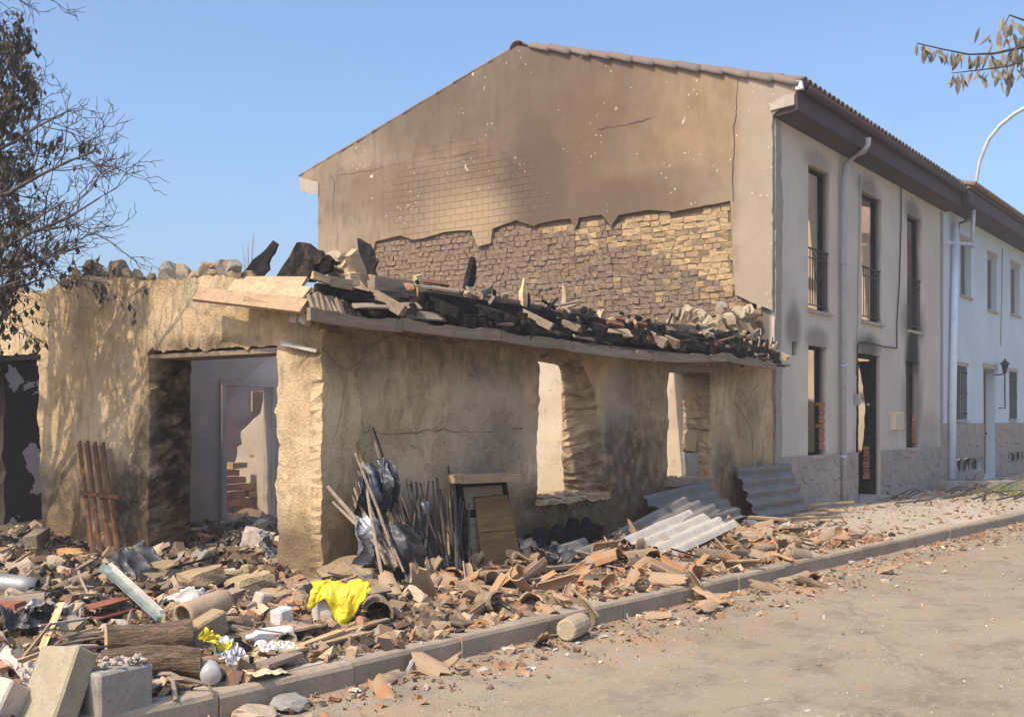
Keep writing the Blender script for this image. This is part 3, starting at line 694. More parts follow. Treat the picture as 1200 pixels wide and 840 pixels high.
slab('charred_edge', [(x0-.05, PAV), (x0+.05, PAV), (x0+.06, .7), (x0+.02, 1.3), (x0+.07, 2.0), (x0+.02, 2.75), (x0-.04, 2.8), (x0-.02, 1.8), (x0-.07, 1.0)], [], lambda u, v, w: Vector((u, FY-.012+w, v)), .03, 'charred', H2, .1, .08, .015, layers=1, seed=15)
MB().box((x0-.12, FY-.05, 2.02), (.12, .08, .2), None, .008).build('lamp_box', 'grey_plastic', H2)
a, b = on_y(1043, 482, FY), on_y(1053, 503, FY)
mb_ = MB().span((a.x, FY-.10, b.z), (b.x, FY-.002, a.z)).build('meter_box', 'ivory_box', H2)
MB().span((a.x+.04, FY-.115, b.z+.05), (b.x-.06, FY-.101, a.z-.05)).build('meter_cover', 'plaster_lump', mb_)
cb = [on_y(x, y, FY-.03) for x, y in [(1056, 205), (1056, 260), (1054, 330), (1051, 380), (1051, 408), (1035, 406), (1020, 402), (1008, 401), (1005, 405), (1004, 440)]]
MB().tube(cb, .014, 6).build('cable', 'cable_black', H2)
cb = [on_y(x, y, FY-.02) for x, y in [(1008, 205), (1008, 260), (1006, 330), (1005, 400)]]
MB().tube(cb, .012, 6).build('cable', 'pipe_paint', H2)
# downpipe
top = on_y(1017, 170, 6.3); xw = on_y(988.5, 400, FY-.08).x
pts = [top+Vector((0, 0, .12)), top, top+Vector((-.05, .03, -.1)), Vector((xw+.35, FY-.16, on_y(1000, 188, FY).z)), Vector((xw+.05, FY-.09, on_y(990, 194, FY).z-.05)), Vector((xw, FY-.08, on_y(988, 205, FY).z-.15)), Vector((xw, FY-.08, PAV+.1))]
dp = MB().tube(pts, .05, 10).build('downpipe', 'pipe_paint', H2, True)
for zz in (1.0, 2.6, 4.4): MB().tube([(xw, FY-.08, zz-.03), (xw, FY-.08, zz+.03)], .064, 10).build('pipe_collar', 'pipe_paint', dp, True)
# eaves
E2 = RE.y; SX = GX-.02
m = MB(); m.prism([(FY-.002, 6.34), (FY-.002, 6.42), (E2+.06, 6.46), (E2+.06, 6.37)], (SX+.05, 0, 0), (0, 1, 0), (0, 0, 1), (1, 0, 0), END2-SX+.1); m.build('soffit', 'soffit_paint', H2)
m = MB(); m.span((GX+.02, E2, 6.38), (END2+.1, E2+.055, 6.74)); m.build('fascia', 'soffit_paint', H2)
m = MB(); gut = [(math.cos(t)*.08, math.sin(t)*.08) for t in [PI+PI*k/8 for k in range(9)]]; gut += [(c*.9, s*.9) for c, s in reversed(gut)]
m.prism(gut, (GX+.1, E2-.085, 6.74), (0, 1, 0), (0, 0, 1), (1, 0, 0), END2-GX-.1); m.build('gutter', 'soffit_paint', H2, True)
m = MB(); q = [on_x(x, y, GX-.012) for x, y in [(903, 130), (931, 123), (931, 110), (920, 112), (903, 122)]]
m.prism([(p.y, p.z) for p in q], (GX-.03, 0, 0), (0, 1, 0), (0, 0, 1), (1, 0, 0), .5); m.build('eave_end', 'eave_concrete', H2)
m = MB(); q = [on_x(x, y, GX) for x, y in [(352, 208), (353, 224), (374, 229), (374, 214)]]; m.prism([(p.y, p.z) for p in q], (GX-.03, 0, 0), (0, 1, 0), (0, 0, 1), (1, 0, 0), .8); m.build('eave_end', 'eave_concrete', H2)
m = MB(); p = on_x(934, 100, GX); m.box((GX-.02, p.y-.05, p.z-.02), (.06, .1, .13), None, .01); m.build('gutter_end', 'white_plastic', H2)
# roof: decks along both eaves, what is left of the covering, and the tiles one sees from the street
pit = (APEX.z-ez)/(APEX.y-RE.y); pitb = (APEX.z-ez)/(LE.y-APEX.y)
def rz(y): return ez+pit*(y-RE.y) if y < APEX.y else APEX.z-pitb*(y-APEX.y)
m = MB(); m.prism([(RE.y+.02, rz(RE.y+.02)-.06), (8.2, rz(8.2)-.06), (8.2, rz(8.2)-.01), (RE.y+.02, rz(RE.y+.02)-.01)], (GX+.08, 0, 0), (0, 1, 0), (0, 0, 1), (1, 0, 0), END2-GX); m.build('roof_deck', 'charred', H2)  # unseen inner edge shaped to let a patch of sun onto the partition
m = MB(); m.prism([(LE.y-.02, rz(LE.y-.02)-.06), (15.4, rz(15.4)-.06), (15.4, rz(15.4)-.01), (LE.y-.02, rz(LE.y-.02)-.01)], (GX+.08, 0, 0), (0, 1, 0), (0, 0, 1), (1, 0, 0), END2-GX); m.build('roof_deck', 'charred', H2)
def half_tile(L=.44, r0=.095, r1=.075, th=.014, n=7):
    m = MB(); m.grid(lambda u, v: ((r0+(r1-r0)*v)*math.cos(PI*u), v*L, (r0+(r1-r0)*v)*math.sin(PI*u)), n, 3, th); return m
tile_me = half_tile().bake('roof_tile', 'roof_clay', True)
ang = math.atan(pit)
nx = int((END2-GX)/.205)
for k in range(nx+1):                                     # eaves courses
    for c in range(2):
        place('roof_tile', tile_me, H2, Vector((GX+.12+k*.205+R.uniform(-.01, .01), RE.y-.07+c*.36, rz(RE.y-.07+c*.36)+.03))-wloc(H2), (ang, R.uniform(-.05, .05), R.uniform(-.04, .04)))
verge = half_tile(.50, .13, .105).bake('verge_tile', 'roof_clay', True)
L = .435; y = RE.y-.03; k = 0
while y < APEX.y-.35:                                     # street slope: bold lapped verge
    o = place('verge_tile', verge, H2, Vector((GX+.07, y, rz(y)-.045))-wloc(H2), (ang+R.uniform(.07, .11), R.uniform(-.06, .06), R.uniform(-.03, .03))); y += L*math.cos(ang)
y = LE.y+.04; angb = math.atan(pitb)
while y > APEX.y+.5:                                      # yard slope: thin edge
    place('verge_tile', verge, H2, Vector((GX+.13, y, rz(y)-.005))-wloc(H2), (angb+.025, R.uniform(-.05, .05), PI+R.uniform(-.03, .03)), (1, 1, .7)); y -= L*math.cos(angb)
for k in range(5): place('ridge_tile', verge, H2, Vector((GX-.02+k*.42, APEX.y, APEX.z-.02+.02*(k % 2)))-wloc(H2), (0, 0, -PI/2), (1.1, 1, .8))
for k in range(8):                                        # rafters left bare over the rooms
    x = GX+1+k*1.2; MB().bar((x, 7.6, rz(7.6)-.12), (x+R.uniform(-.05, .05), R.uniform(8.3, 8.9), rz(8.6)-.15), .08, .12, jit=.01).build('rafter', 'charred', H2, center=True)

# irregular stone cladding of the plinths
def clip(poly, a, n):
    out = []
    for i in range(len(poly)):
        p, q = poly[i], poly[(i+1) % len(poly)]; dp_ = (p[0]-a[0])*n[0]+(p[1]-a[1])*n[1]; dq = (q[0]-a[0])*n[0]+(q[1]-a[1])*n[1]
        if dp_ <= 0: out.append(p)
        if dp_*dq < 0: t = dp_/(dp_-dq); out.append((p[0]+(q[0]-p[0])*t, p[1]+(q[1]-p[1])*t))
    return out
def stones(parent, x0, x1, z0, z1, Y, size, gap=.012, holes=()):
    nu, nv = max(1, round((x1-x0)/size)), max(1, round((z1-z0)/(size*.8)))
    sd = [(x0+(i+.5+R.uniform(-.38, .38)+.25*(j % 2))*(x1-x0)/nu, z0+(j+.5+R.uniform(-.36, .36))*(z1-z0)/nv) for i in range(nu) for j in range(nv)]
    for i, s in enumerate(sd):
        poly = [(x0, z0), (x1, z0), (x1, z1), (x0, z1)]
        for k, t in enumerate(sd):
            if k == i: continue
            dx, dz = t[0]-s[0], t[1]-s[1]; d = math.hypot(dx, dz)
            if d > size*3.2: continue
            poly = clip(poly, (s[0]+dx/2-dx/d*gap*.5, s[1]+dz/2-dz/d*gap*.5), (dx/d, dz/d))
            if len(poly) < 3: break
        if len(poly) < 3: continue
        c = (sum(p[0] for p in poly)/len(poly), sum(p[1] for p in poly)/len(poly))
        if any(a < c[0] < b and e < c[1] < f_ for a, b, e, f_ in holes): continue
        th = R.uniform(.010, .022); k = len(poly); rel = wloc(parent)
        v = [Vector((p[0]-c[0], 0, p[1]-c[1])) for p in poly]+[Vector(((p[0]-c[0])*.96, -th*.75, (p[1]-c[1])*.96)) for p in poly]+[Vector(((p[0]-c[0])*.88, -th+R.uniform(-.003, .003), (p[1]-c[1])*.88)) for p in poly]
        f = [(a+o, (a+1) % k+o, (a+1) % k+k+o, a+k+o) for a in range(k) for o in (0, k)]+[tuple(range(2*k, 3*k))]
        m = MB(); m.add(v, f); o = place('stone', m.bake('stone', 'plinth_stone'), parent, Vector((c[0], Y, c[1]))-rel)
PT = 1.06
for a, b in ((GX+.04, DOOR[0][0]-.02), (DOOR[1][0]+.02, END2)):
    MB().span((a, FY-.02, 0), (b, FY-.002, PT)).build('plinth', 'grey_concrete', H2); stones(H2, a+.005, b-.005, PAV-.02, PT, FY-.021, .27, .008)
slab('step', [(DOOR[0][0]-.1, FY-.3), (DOOR[1][0]+.1, FY-.3), (DOOR[1][0]+.1, FY+.35), (DOOR[0][0]-.1, FY+.35)], [], lambda u, v, w: Vector((u, v, PAV+.07-w)), .07, 'grey_concrete', H2, .3, .2, .01, seed=21)

# ================================================================== WHITE HOUSE
H3 = thing('white_house', 'white rendered two-storey house with grey stone plinth at the street end', 'house', (END2+.05, FY+.02, PAV))
Y3 = FY+.03; X3, X4 = END2+.02, 41.0
def wrect(xl, xr, yt, yb): return frect(xl, xr, yt, yb, Y3)
WU = [wrect(1125, 1138, 279, 345), wrect(1157, 1168, 297, 362), wrect(1184, 1195, 308, 367)]
WL = [wrect(1120.5, 1132.5, 428, 492), wrect(1182.5, 1191, 435, 491)]
D3 = wrect(1152.5, 1166, 431, 552); VB = [wrect(1119, 1150, 538, 556), wrect(1180, 1199, 530, 544)]
D3[0] = (D3[0][0], .2); D3[1] = (D3[1][0], .2); E3 = 6.45
slab('wall', [(X3, -.2), (X4, -.2), (X4, E3), (X3, E3)], WU+WL+VB+[D3], lambda u, v, w: Vector((u, Y3+w, v)), .35, 'white_render', H3, .35, .3, .003, .006, .006, rs=1, seed=22)
for r in WU:
    (x0, z0), (x1, _), (_, z1), _ = r; m = MB(); y0 = Y3+.12
    for a, b in (((x0+.003, z0), (x0+.06, z1)), ((x1-.06, z0), (x1-.003, z1)), ((x0+.06, z1-.07), (x1-.06, z1-.003)), ((x0+.06, z0+.003), (x1-.06, z0+.07)), (((x0+x1)/2-.03, z0+.07), ((x0+x1)/2+.03, z1-.07))):
        m.span((a[0], y0, a[1]), (b[0], y0+.06, b[1]))
    fo = m.build('window_frame', 'curtain', H3)
    for a, b in ((x0+.06, (x0+x1)/2-.03), ((x0+x1)/2+.03, x1-.06)): MB().span((a, y0+.025, z0+.07), (b, y0+.035, z1-.07)).build('pane', 'window_glass', fo)
    MB().span((x0+.05, y0+.09, z0+.05), (x1-.05, y0+.1, z1-.05)).build('curtain', 'curtain', H3); sill(r, 'eave_concrete', H3, Y3)
    MB().span((x0-.04, Y3-.02, z1+.002), (x1+.04, Y3+.01, z1+.1)).build('window_head', 'eave_concrete', H3)
for r in WL:
    (x0, z0), (x1, _), (_, z1), _ = r; m = MB(); m.span((x0+.003, Y3+.16, z0), (x0+.07, Y3+.2, z1)); m.span((x1-.07, Y3+.16, z0), (x1-.003, Y3+.2, z1)); m.span((x0+.07, Y3+.16, z1-.08), (x1-.07, Y3+.2, z1)); fo = m.build('window_frame', 'curtain', H3)
    MB().span((x0+.07, Y3+.18, z0), (x1-.07, Y3+.19, z1-.08)).build('pane', 'window_glass', fo); sill(r, 'eave_concrete', H3, Y3)
    MB().span((x0-.06, Y3-.03, z1+.002), (x1+.1, Y3+.01, z1+.09)).build('window_head', 'eave_concrete', H3)
    gr = MB(); [gr.bar((x0-.02, Y3-.02, z0+(z1-z0)*t), (x1+.02, Y3-.02, z0+(z1-z0)*t), .02, .03) for t in (.12, .5, .88)]; go = gr.build('grille', 'iron', H3)
    for k in range(6): xx = x0+(x1-x0)*(k+.5)/6; MB().tube([(xx, Y3-.02, z0+.02), (xx, Y3-.02, z1-.02)], .012, 5).build('bar', 'iron', go)
(x0, _), (x1, _), (_, z1), _ = D3; do = MB().span((x0+.05, Y3+.22, PAV+.1), (x1-.05, Y3+.27, z1-.05)).build('door', 'brown_joinery', H3)
for zz in (.55, 1.35): MB().span((x0+.2, Y3+.205, zz), (x1-.2, Y3+.219, zz+.6)).build('door_panel', 'brown_joinery', do)
MB().span((x0-.08, Y3-.04, z1+.003), (x1+.15, Y3+.03, z1+.12)).build('door_head', 'eave_concrete', H3)
MB().tube([(x1-.2, Y3+.2, 1.3), (x1-.2, Y3+.15, 1.3)], .03, 8).build('door_knob', 'iron', do)
for r in VB:
    (x0, z0), (x1, _), (_, z1), _ = r; MB().span((x0+.05, Y3+.1, z0+.05), (x1-.05, Y3+.13, z1-.05)).build('vent_cover', 'iron', H3)
    MB().span((x0, Y3-.06, z1), (x1, Y3+.02, z1+.07)).build('vent_head', 'grey_concrete', H3)
    for t in (.33, .66): MB().span((x0+(x1-x0)*t-.02, Y3+.04, z0), (x0+(x1-x0)*t+.02, Y3+.09, z1)).build('vent_bar', 'galvanised', H3)
P3 = on_y(1115, 496, Y3).z
segs = [(X3+.02, D3[0][0]-.03), (D3[1][0]+.03, X4)]
for a, b in segs: slab('plinth', [(a, PAV-.1), (b, PAV-.1), (b, P3), (a, P3)], [r for r in VB if a < r[0][0] < b], lambda u, v, w: Vector((u, Y3-.014+w, v)), .012, 'grey_concrete', H3, .5, .4, .002, rough=.001, layers=1, seed=23)
for a, b in segs:
    hl = [(r[0][0]-.02, r[1][0]+.02, r[0][1]-.02, r[2][1]+.05) for r in VB]
    if a < D3[0][0]: MB().span((a, Y3-.018, PAV), (b, Y3-.003, P3)).build('plinth', 'grey_concrete', H3) if False else None
    stones(H3, a, min(b, 36.5), PAV, P3, Y3-.016, .36, .010, hl)
m = MB(); m.span((X3, Y3-.55, E3), (X4, Y3, E3+.07)); m.build('soffit', 'soffit_paint', H3)
m = MB(); m.span((X3, Y3-.6, E3+.003), (X4, Y3-.551, E3+.34)); m.build('fascia', 'soffit_paint', H3)
m = MB(); m.prism([(Y3-.6, E3+.3), (Y3+4.5, E3+1.7), (Y3+4.5, E3+1.8), (Y3-.6, E3+.38)], (X3, 0, 0), (0, 1, 0), (0, 0, 1), (1, 0, 0), X4-X3); m.build('roof_deck', 'roof_clay', H3)
for k in range(int((X4-X3)/.22)):
    for c in range(2): place('roof_tile', tile_me, H3, Vector((X3+.1+k*.22, Y3-.7+c*.36, E3+.38+c*.1))-wloc(H3), (.27, 0, R.uniform(-.03, .03)))
# pipes and wires on the front
a, b = on_y(1120, 262, Y3-.1), on_y(1115, 561, Y3-.1)
m = MB(); dp = m.tube([(a.x, Y3-.1, a.z), ((a.x+b.x)/2, Y3-.1, (a.z+b.z)/2), (b.x, Y3-.1, b.z)], [.07, .08, .09], 10).build('downpipe', 'pale_pipe', H3, True)
for t in (.25, .6, .85): p = a.lerp(b, t); MB().tube([p-Vector((0, 0, .04)), p+Vector((0, 0, .04))], .075, 10).build('pipe_collar', 'pale_pipe', dp, True)
p, q = on_y(1175, 292, Y3-.02), on_y(1173, 405, Y3-.02); MB().tube([p, q], .015, 5).build('cable', 'grey_plastic', H3)
MB().span((GX+9.4, FY-.015, 1.07), (END2-.03, FY-.002, 6.3)).build('corner_strip', 'grey_concrete', H2)

lan = thing('wall_lantern', 'small iron lantern on a bracket above the door of the white house', 'lantern', on_y(1168, 430, Y3))
lb = on_y(1168, 430, Y3)
def rel(x, z, y=-.2): return lb+Vector((x*.7, y, z*.62))
MB().tube([rel(-.55, -.35, -.01), rel(-.55, -.35, -.2), rel(-.35, -.3), rel(0, -.3)], .018, 6).build('bracket', 'iron', lan)
MB().tube([rel(0, -1.75, -.05), rel(.05, -1.75), rel(0, -1.2), rel(0, -.28)], .018, 6).build('stem', 'iron', lan)
m = MB(); m.tube([rel(0, -.28), rel(0, -.25), rel(0, .05), rel(0, .1)], [.03, .05, .09, .085], 6); m.build('lamp_glass', 'window_glass', lan)
m = MB(); m.tube([rel(0, .1), rel(0, .13), rel(0, .27), rel(0, .36)], [.13, .13, .03, .012], 6); m.build('lamp_cap', 'iron', lan)

# ================================================================== LOW BURNT HOUSE
H1 = thing('ruined_house', 'roofless low mud-brick house with charred eave and empty openings', 'house', (LX, FY, PAV))
def lP(u, v, w): return Vector((LX+w, u, v))
def fP(u, v, w): return Vector((u, FY+w, v))
tops = [(-180, 350), (-60, 345), (0, 347), (25, 344), (50, 344), (72, 338), (88, 330), (105, 324), (125, 328), (145, 326), (168, 331), (190, 328), (215, 330), (232, 326), (262, 324), (300, 330), (340, 335), (368, 345)]
tp = [on_x(x, y, LX+.05) for x, y in tops]; tp = [(p.y, p.z) for p in tp]
out = [(FY+.002, -.3), (FY+.002, tp[-1][1])]+tp[::-1]+[(tp[0][0], -.3)]
G0, G1 = on_x(325, 405, LX), on_x(174, 411, LX); O0 = on_x(44, 414, LX)
gar = ([(G0.y, -.25), (G1.y-.03, -.25), (G1.y, 1.2), (G1.y, G1.z), (G0.y, G0.z)], [(G0.y-.03, -.25), (G1.y+.05, -.25), (G1.y, 1.2), (G1.y, G1.z), (G0.y-.03, G0.z)])
lef = [(O0.y-.10, -.25), (13.2, -.25), (13.2, O0.z), (O0.y, O0.z)]
side = slab('side_wall', out, [gar, lef], lP, .5, 'mud_plaster', H1, .08, .05, .02, .018, .026, rs=2.6, layers=5, seed=31)
# front wall with two broken window openings
def wq(l, Y): return [(on_y(x, y, Y).x, on_y(x, y, Y).z) for x, y in l]
w1f = wq([(628, 588), (712, 580), (706, 520), (697, 460), (684, 428), (672, 420), (655, 413), (632, 416)], FY)
w1b = [(w1f[0][0], .8), (w1f[0][0]+1.25, .8), (w1f[0][0]+1.2, 1.2), (w1f[0][0]+1.2, 1.7), (w1f[0][0]+1.18, 2.2), (w1f[0][0]+1.1, 2.3), (w1f[0][0]+.5, 2.34), (w1f[0][0]+.02, 2.32)]
w2f = wq([(782, 562), (832, 560), (832, 500), (831, 436), (806, 433), (783, 432)], FY)
w2b = [(p[0]+(.06 if i in (1, 2, 3) else 0), p[1]) for i, p in enumerate(w2f)]
fo = [(LX+.48, -.3), (GX-.01, -.3), (GX-.01, 2.7), (15.2, 2.8), (13, 2.8), (11, 2.82), (9, 2.8), (LX+.48, 2.78)]
slab('front_wall', fo, [(w1f, w1b), (w2f, w2b)], fP, .45, 'mud_plaster', H1, .08, .05, .012, .02, .022, rs=2.4, layers=5, seed=32)
slab('corner_pier', [(LX-.015, -.2), (LX+.44, -.2), (LX+.43, 1.2), (LX+.45, 2.36), (LX-.015, 2.4)], [], lambda u, v, w: Vector((u, FY-.06+w, v)), .14, 'mud_plaster', H1, .07, .04, .014, rough=.02, rs=3, layers=1, seed=33)
slab('plaster_skirt', [(7.1, .1), (10.0, .1), (10.05, .62), (9.3, .7), (8.2, .66), (7.1, .78)], [], lambda u, v, w: Vector((u, FY-.025+w, v)), .024, 'mud_plaster', H1, .09, .08, .02, rough=.025, rs=4, layers=1, seed=34)
# rooms: shaded back rooms behind the garage opening, bright wall behind the windows
BK = 10.5
d0, d1 = on_y(262, 452, BK), on_y(318, 452, BK)
slab('inner_wall', [(8.05, 0), (12.4, 0), (12.4, 2.45), (10.5, 2.5), (9, 2.62), (8.05, 2.6)], [[(d0.x, .1), (d1.x, .1), (d1.x, d0.z), (d0.x, d0.z)]], lambda u, v, w: Vector((u, BK+w, v)), .15, 'inside_plaster', H1, .2, .12, .015, .008, .01, seed=35)
slab('inner_wall', [(7.1, 0), (8.1, 0), (8.1, 2.62), (7.1, 2.66)], [], lambda u, v, w: Vector((u, BK-.35+w, v)), .33, 'inside_plaster', H1, .2, .12, .015, rough=.01, seed=36)
slab('inner_wall', [(7.1, 0), (16, 0), (16, 2.3), (12, 2.5), (7.1, 2.4)], [], lambda u, v, w: Vector((u, 12.9+w, v)), .4, 'brown_inside', H1, .25, .15, .02, rough=.02, seed=37)
slab('inner_wall', [(7.1, 0), (9.0, 0), (9.0, 2.6), (7.1, 2.7)], [], lambda u, v, w: Vector((u, 12.68+w, v)), .15, 'sooted_plaster', H1, .2, .15, .02, rough=.01, seed=38)
slab('inner_wall', [(7.5, 0), (10.6, 0), (10.6, 2.55), (9.6, 2.7), (7.5, 2.6)], [], lambda u, v, w: Vector((12.25+w, u, v)), .16, 'cream_plaster', H1, .2, .12, .02, rough=.01, seed=39)
slab('inner_wall', [(7.3, 0), (12.8, 0), (12.8, 2.5), (7.3, 2.6)], [], lambda u, v, w: Vector((GX-.12+w, u, v)), .1, 'cream_plaster', H1, .25, .15, .02, rough=.012, seed=40)
slab('inner_wall', [(10.72, 0), (12.3, 0), (12.2, .7), (11.7, .95), (11.5, 1.5), (11.15, 1.75), (11.05, 2.15), (10.72, 2.2)], [], lambda u, v, w: Vector((9.72+w, u, v)), .14, 'cream_plaster', H1, .12, .07, .03, rough=.015, seed=44)  # short wall added to catch sun as a bright strip through the inner door
for r in range(11):
    for k in range(7):
        if r > 5+3*noise.noise(Vector((k*.7, 1, 2)))+k*.4: continue
        MB().box((8.35+k*.25+.12*(r % 2), 11.3+R.uniform(-.03, .03), .4+r*.095), (.235, .12, .08), None, .008).build('brick', 'clay_brick' if R.random() < .7 else 'adobe_lump', H1, center=True)
m = MB(); jy = BK-.03
for a, b in (((d0.x-.07, .15), (d0.x, d0.z+.07)), ((d1.x, .15), (d1.x+.07, d0.z+.07)), ((d0.x, d0.z), (d1.x, d0.z+.07))): m.span((a[0], jy-.03, a[1]), (b[0], jy+.02, b[1]))
m.build('inner_door_frame', 'inside_plaster', H1)
# a course of hollow bricks left on top of the inner wall
for k in range(14):
    MB().box((8.12+k*.135+R.uniform(-.02, .02), BK+.08, 2.67+R.uniform(-.01, .02)), (.115, .2, .09), Euler((0, R.uniform(-.1, .1), R.uniform(-.2, .2))).to_matrix(), .01).build('brick', 'plaster_lump' if k % 3 else 'clay_brick', H1, center=True)
# added pale board standing in for the sun patch in the far room
MB().box((on_y(301, 470, 11.6).x, 11.6, on_y(301, 470, 11.6).z), (.16, .04, .27), None, .01).build('sun_patch_board', 'old_board', H1)
# lintels
m = MB(); m.span((LX+.02, G0.y-.02, G0.z-.055), (LX+.47, G1.y+.02, G0.z-.012), .006); m.build('lintel', 'grey_timber', H1, center=True)
m = MB(); m.span((LX-.01, O0.y-.05, O0.z-.06), (LX+.45, 13.1, O0.z-.012), .006); m.build('lintel', 'charred', H1, center=True)
m = MB(); a, b = on_y(778, 428, FY), on_y(842, 436, FY); m.span((a.x, FY-.02, a.z-.05), (b.x, FY+.4, a.z+.03), .01); m.build('lintel', 'grey_timber', H1, center=True)
# remaining window joinery and sill board
x = on_y(829, 500, FY+.1).x; m = MB(); m.span((x-.05, FY+.08, .86), (x+.04, FY+.2, 2.28)); m.span((x+.07, FY+.1, .86), (x+.1, FY+.16, 2.28)); m.build('window_frame', 'grey_timber', H1, center=True)
a, b = on_y(780, 566, FY-.03), on_y(834, 563, FY-.03); MB().bar((a.x, FY+.05, a.z+.0), (b.x, FY+.05, b.z-.02), .26, .1, jit=.012).build('sill', 'grey_timber', H1, center=True)
for pts in ([(418, 470), (425, 505), (470, 508), (520, 503), (560, 507), (625, 500)], [(716, 520), (735, 505), (760, 520)], [(860, 470), (880, 500), (884, 540)]):
    q = [on_y(x, y, FY-.004) for x, y in pts]; fine = []
    for a, b in zip(q, q[1:]):
        for t in range(5): fine.append(a.lerp(b, t/5)+Vector((R.uniform(-.015, .015), 0, R.uniform(-.015, .015))))
    MB().tube(fine, .0035, 4).build('crack', 'adobe_joint', H1)
slab('sill', [(w1f[0][0]-.02, FY-.03), (w1f[1][0]+.03, FY-.04), (w1f[1][0], FY+.4), (w1f[0][0], FY+.42)], [], lambda u, v, w: Vector((u, v, .78-w)), .06, 'adobe_lump', H1, .08, .07, .02, rough=.03, rs=6, seed=41)
# chair back standing inside the first window
ch = thing('broken_chair', 'broken metal chair back standing inside the first window', 'chair', on_y(668, 590, FY+.5).to_tuple()[:2]+(.3,))
cx, cy = wloc(ch).x, wloc(ch).y
for dx in (0, .17): MB().tube([(cx+dx, cy, .3), (cx+dx*.9, cy-.02, 1.35+.1*(dx == 0))], .022, 6).build('upright', 'fibre_pale', ch)
for zz in (.85, 1.18): MB().tube([(cx-.03, cy-.02, zz+.02), (cx+.22, cy-.02, zz)], .02, 6).build('crossbar', 'fibre_pale', ch)
MB().tube([(cx-.12, cy-.04, 1.52), (cx+.1, cy-.02, 1.38)], .02, 6).build('handle', 'charred', ch)

# --- charred eave along the street
EY = 6.45
def stub(p, q, w, mat, name, parent, tip=.35, seed=0):
    """broken timber: squared at p, splintered to a point at q"""
    rr = random.Random(seed); a, b = Vector(p), Vector(q); x = (b-a).normalized(); y = Vector((0, 1, .13)).cross(x)
    if y.length < .1: y = Vector((1, 0, 0)).cross(x)
    y.normalize(); z = x.cross(y); L = (b-a).length; v = []; f = []
    prof = [(0, rr.uniform(.6, 1)), (1-tip, 1), (1-tip*rr.uniform(.3, .6), rr.uniform(.6, .95)), (1, rr.uniform(.2, .5))]; lean_ = rr.choice((-1, 1))
    for i, (t, s) in enumerate(prof):
        off = y*lean_*w*(.5-.5*s)
        for sx, sy in ((-1, -1), (1, -1), (1, 1), (-1, 1)):
            e = rr.uniform(-.1, .1)*w if i > 1 else 0
            v.append(a+x*(t*L+rr.uniform(-.6, .25)*tip*L*(i > 1))+off+(y*sx+z*sy*.55)*(w*.5*s)+y*e)
    for i in range(3):
        for k in range(4): f.append((i*4+k, i*4+(k+1) % 4, i*4+4+(k+1) % 4, i*4+4+k))
    f += [(0, 1, 2, 3), (12, 13, 14, 15)]
    m = MB(); m.add(v, f); return m.build(name, mat, parent, center=True)
fas = [(361, 366), (470, 381), (585, 394), (660, 404), (762, 417), (850, 418), (908, 428)]
fp = [on_y(x, y, EY) for x, y in fas]
for k, (a, b) in enumerate(zip(fp, fp[1:])):                # sagging boards, their top edge eaten by fire
    n = max(4, int((b-a).length/.07)); v = []; dz = R.uniform(-.012, .012)
    for i in range(n+1):
        p = a.lerp(b, .004+.992*i/n)+Vector((0, R.uniform(-.004, .004), dz-.012*math.sin(PI*i/n))); e = max(0, noise.noise(Vector((p.x*2.3, 4, 1)))*.05+noise.noise(Vector((p.x*9, 2, 1)))*.025+.012)
        for q in (Vector((0, -.022, -.057)), Vector((0, .022, -.057)), Vector((0, .022, .057-e)), Vector((0, -.022, .057-e))): v.append(p+q)
    m = MB(); m.add(v, [(i*4+j, i*4+(j+1) % 4, i*4+4+(j+1) % 4, i*4+4+j) for i in range(n) for j in range(4)]+[(0, 1, 2, 3), (n*4+3, n*4+2, n*4+1, n*4)]); m.build('fascia_board', 'grey_timber', H1, center=True)
x = LX+.6
while x < GX-.3:                                            # rafter tails poking through above the fascia
    t = R.random(); rot = Euler((R.uniform(.25, .5), R.uniform(-.2, .2), R.uniform(-.15, .15))).to_matrix()
    MB().box((x, EY+.14+R.uniform(-.03, .08), 2.66+R.uniform(-.02, .05)), (R.uniform(.06, .1), R.uniform(.3, .5), R.uniform(.07, .11)), rot, .016).build('rafter_tail', 'charred' if t < .7 else ('grey_timber' if t < .93 else 'old_board'), H1, center=True); x += R.uniform(.4, .8)
# soffit boards
x = LX-.1
while x < GX-.2:
    L = R.uniform(1.2, 2.2); 
    for k, yy in enumerate((EY+.11, EY+.25)):
        L = min(L, GX-.08-x); MB().box((x+L/2, yy, 2.475+.012*k+R.uniform(-.01, .01)), (L-.01, .13, .022), None, .005).build('soffit_board', 'grey_timber', H1, center=True)
    x += L
# sheathing burnt to charcoal, sloping up from the fascia to the wall plate
for k in range(95):
    x = R.uniform(LX+.55, GX-.75); t = R.random(); L = R.uniform(.25, 1.0)
    c = Vector((x, EY+.05+t*.36, 2.53+t*.29+R.uniform(0, .05)))
    rot = Euler((.6+R.uniform(-.3, .3), R.uniform(-.1, .1), R.uniform(-.12, .12))).to_matrix()
    px_ = 600+FPX*(c.x*RGT.x+c.y*RGT.y)/(c.x*FWD.x+c.y*FWD.y); burnt = R.random() < (.85 if 460 < px_ < 690 else .5)
    MB().box(c, (L, R.uniform(.06, .13), R.uniform(.015, .04)), rot, .018).build('charred_board' if burnt else 'scorched_board', 'charred' if burnt else R.choice(['grey_timber', 'brown_joinery', 'grey_timber', 'old_board']), H1, center=True)
for k in range(30):                                    # jagged charcoal teeth hanging over the fascia
    x = R.uniform(LX+.8, GX-.3); a = Vector((x, EY+.03+R.uniform(-.01, .1), 2.63+R.uniform(0, .1))); b = a+Vector((R.uniform(-.1, .1), -.05, -R.uniform(.07, .2)))
    stub(a, b, R.uniform(.05, .11), 'charred', 'charred_board', H1, .6, k)
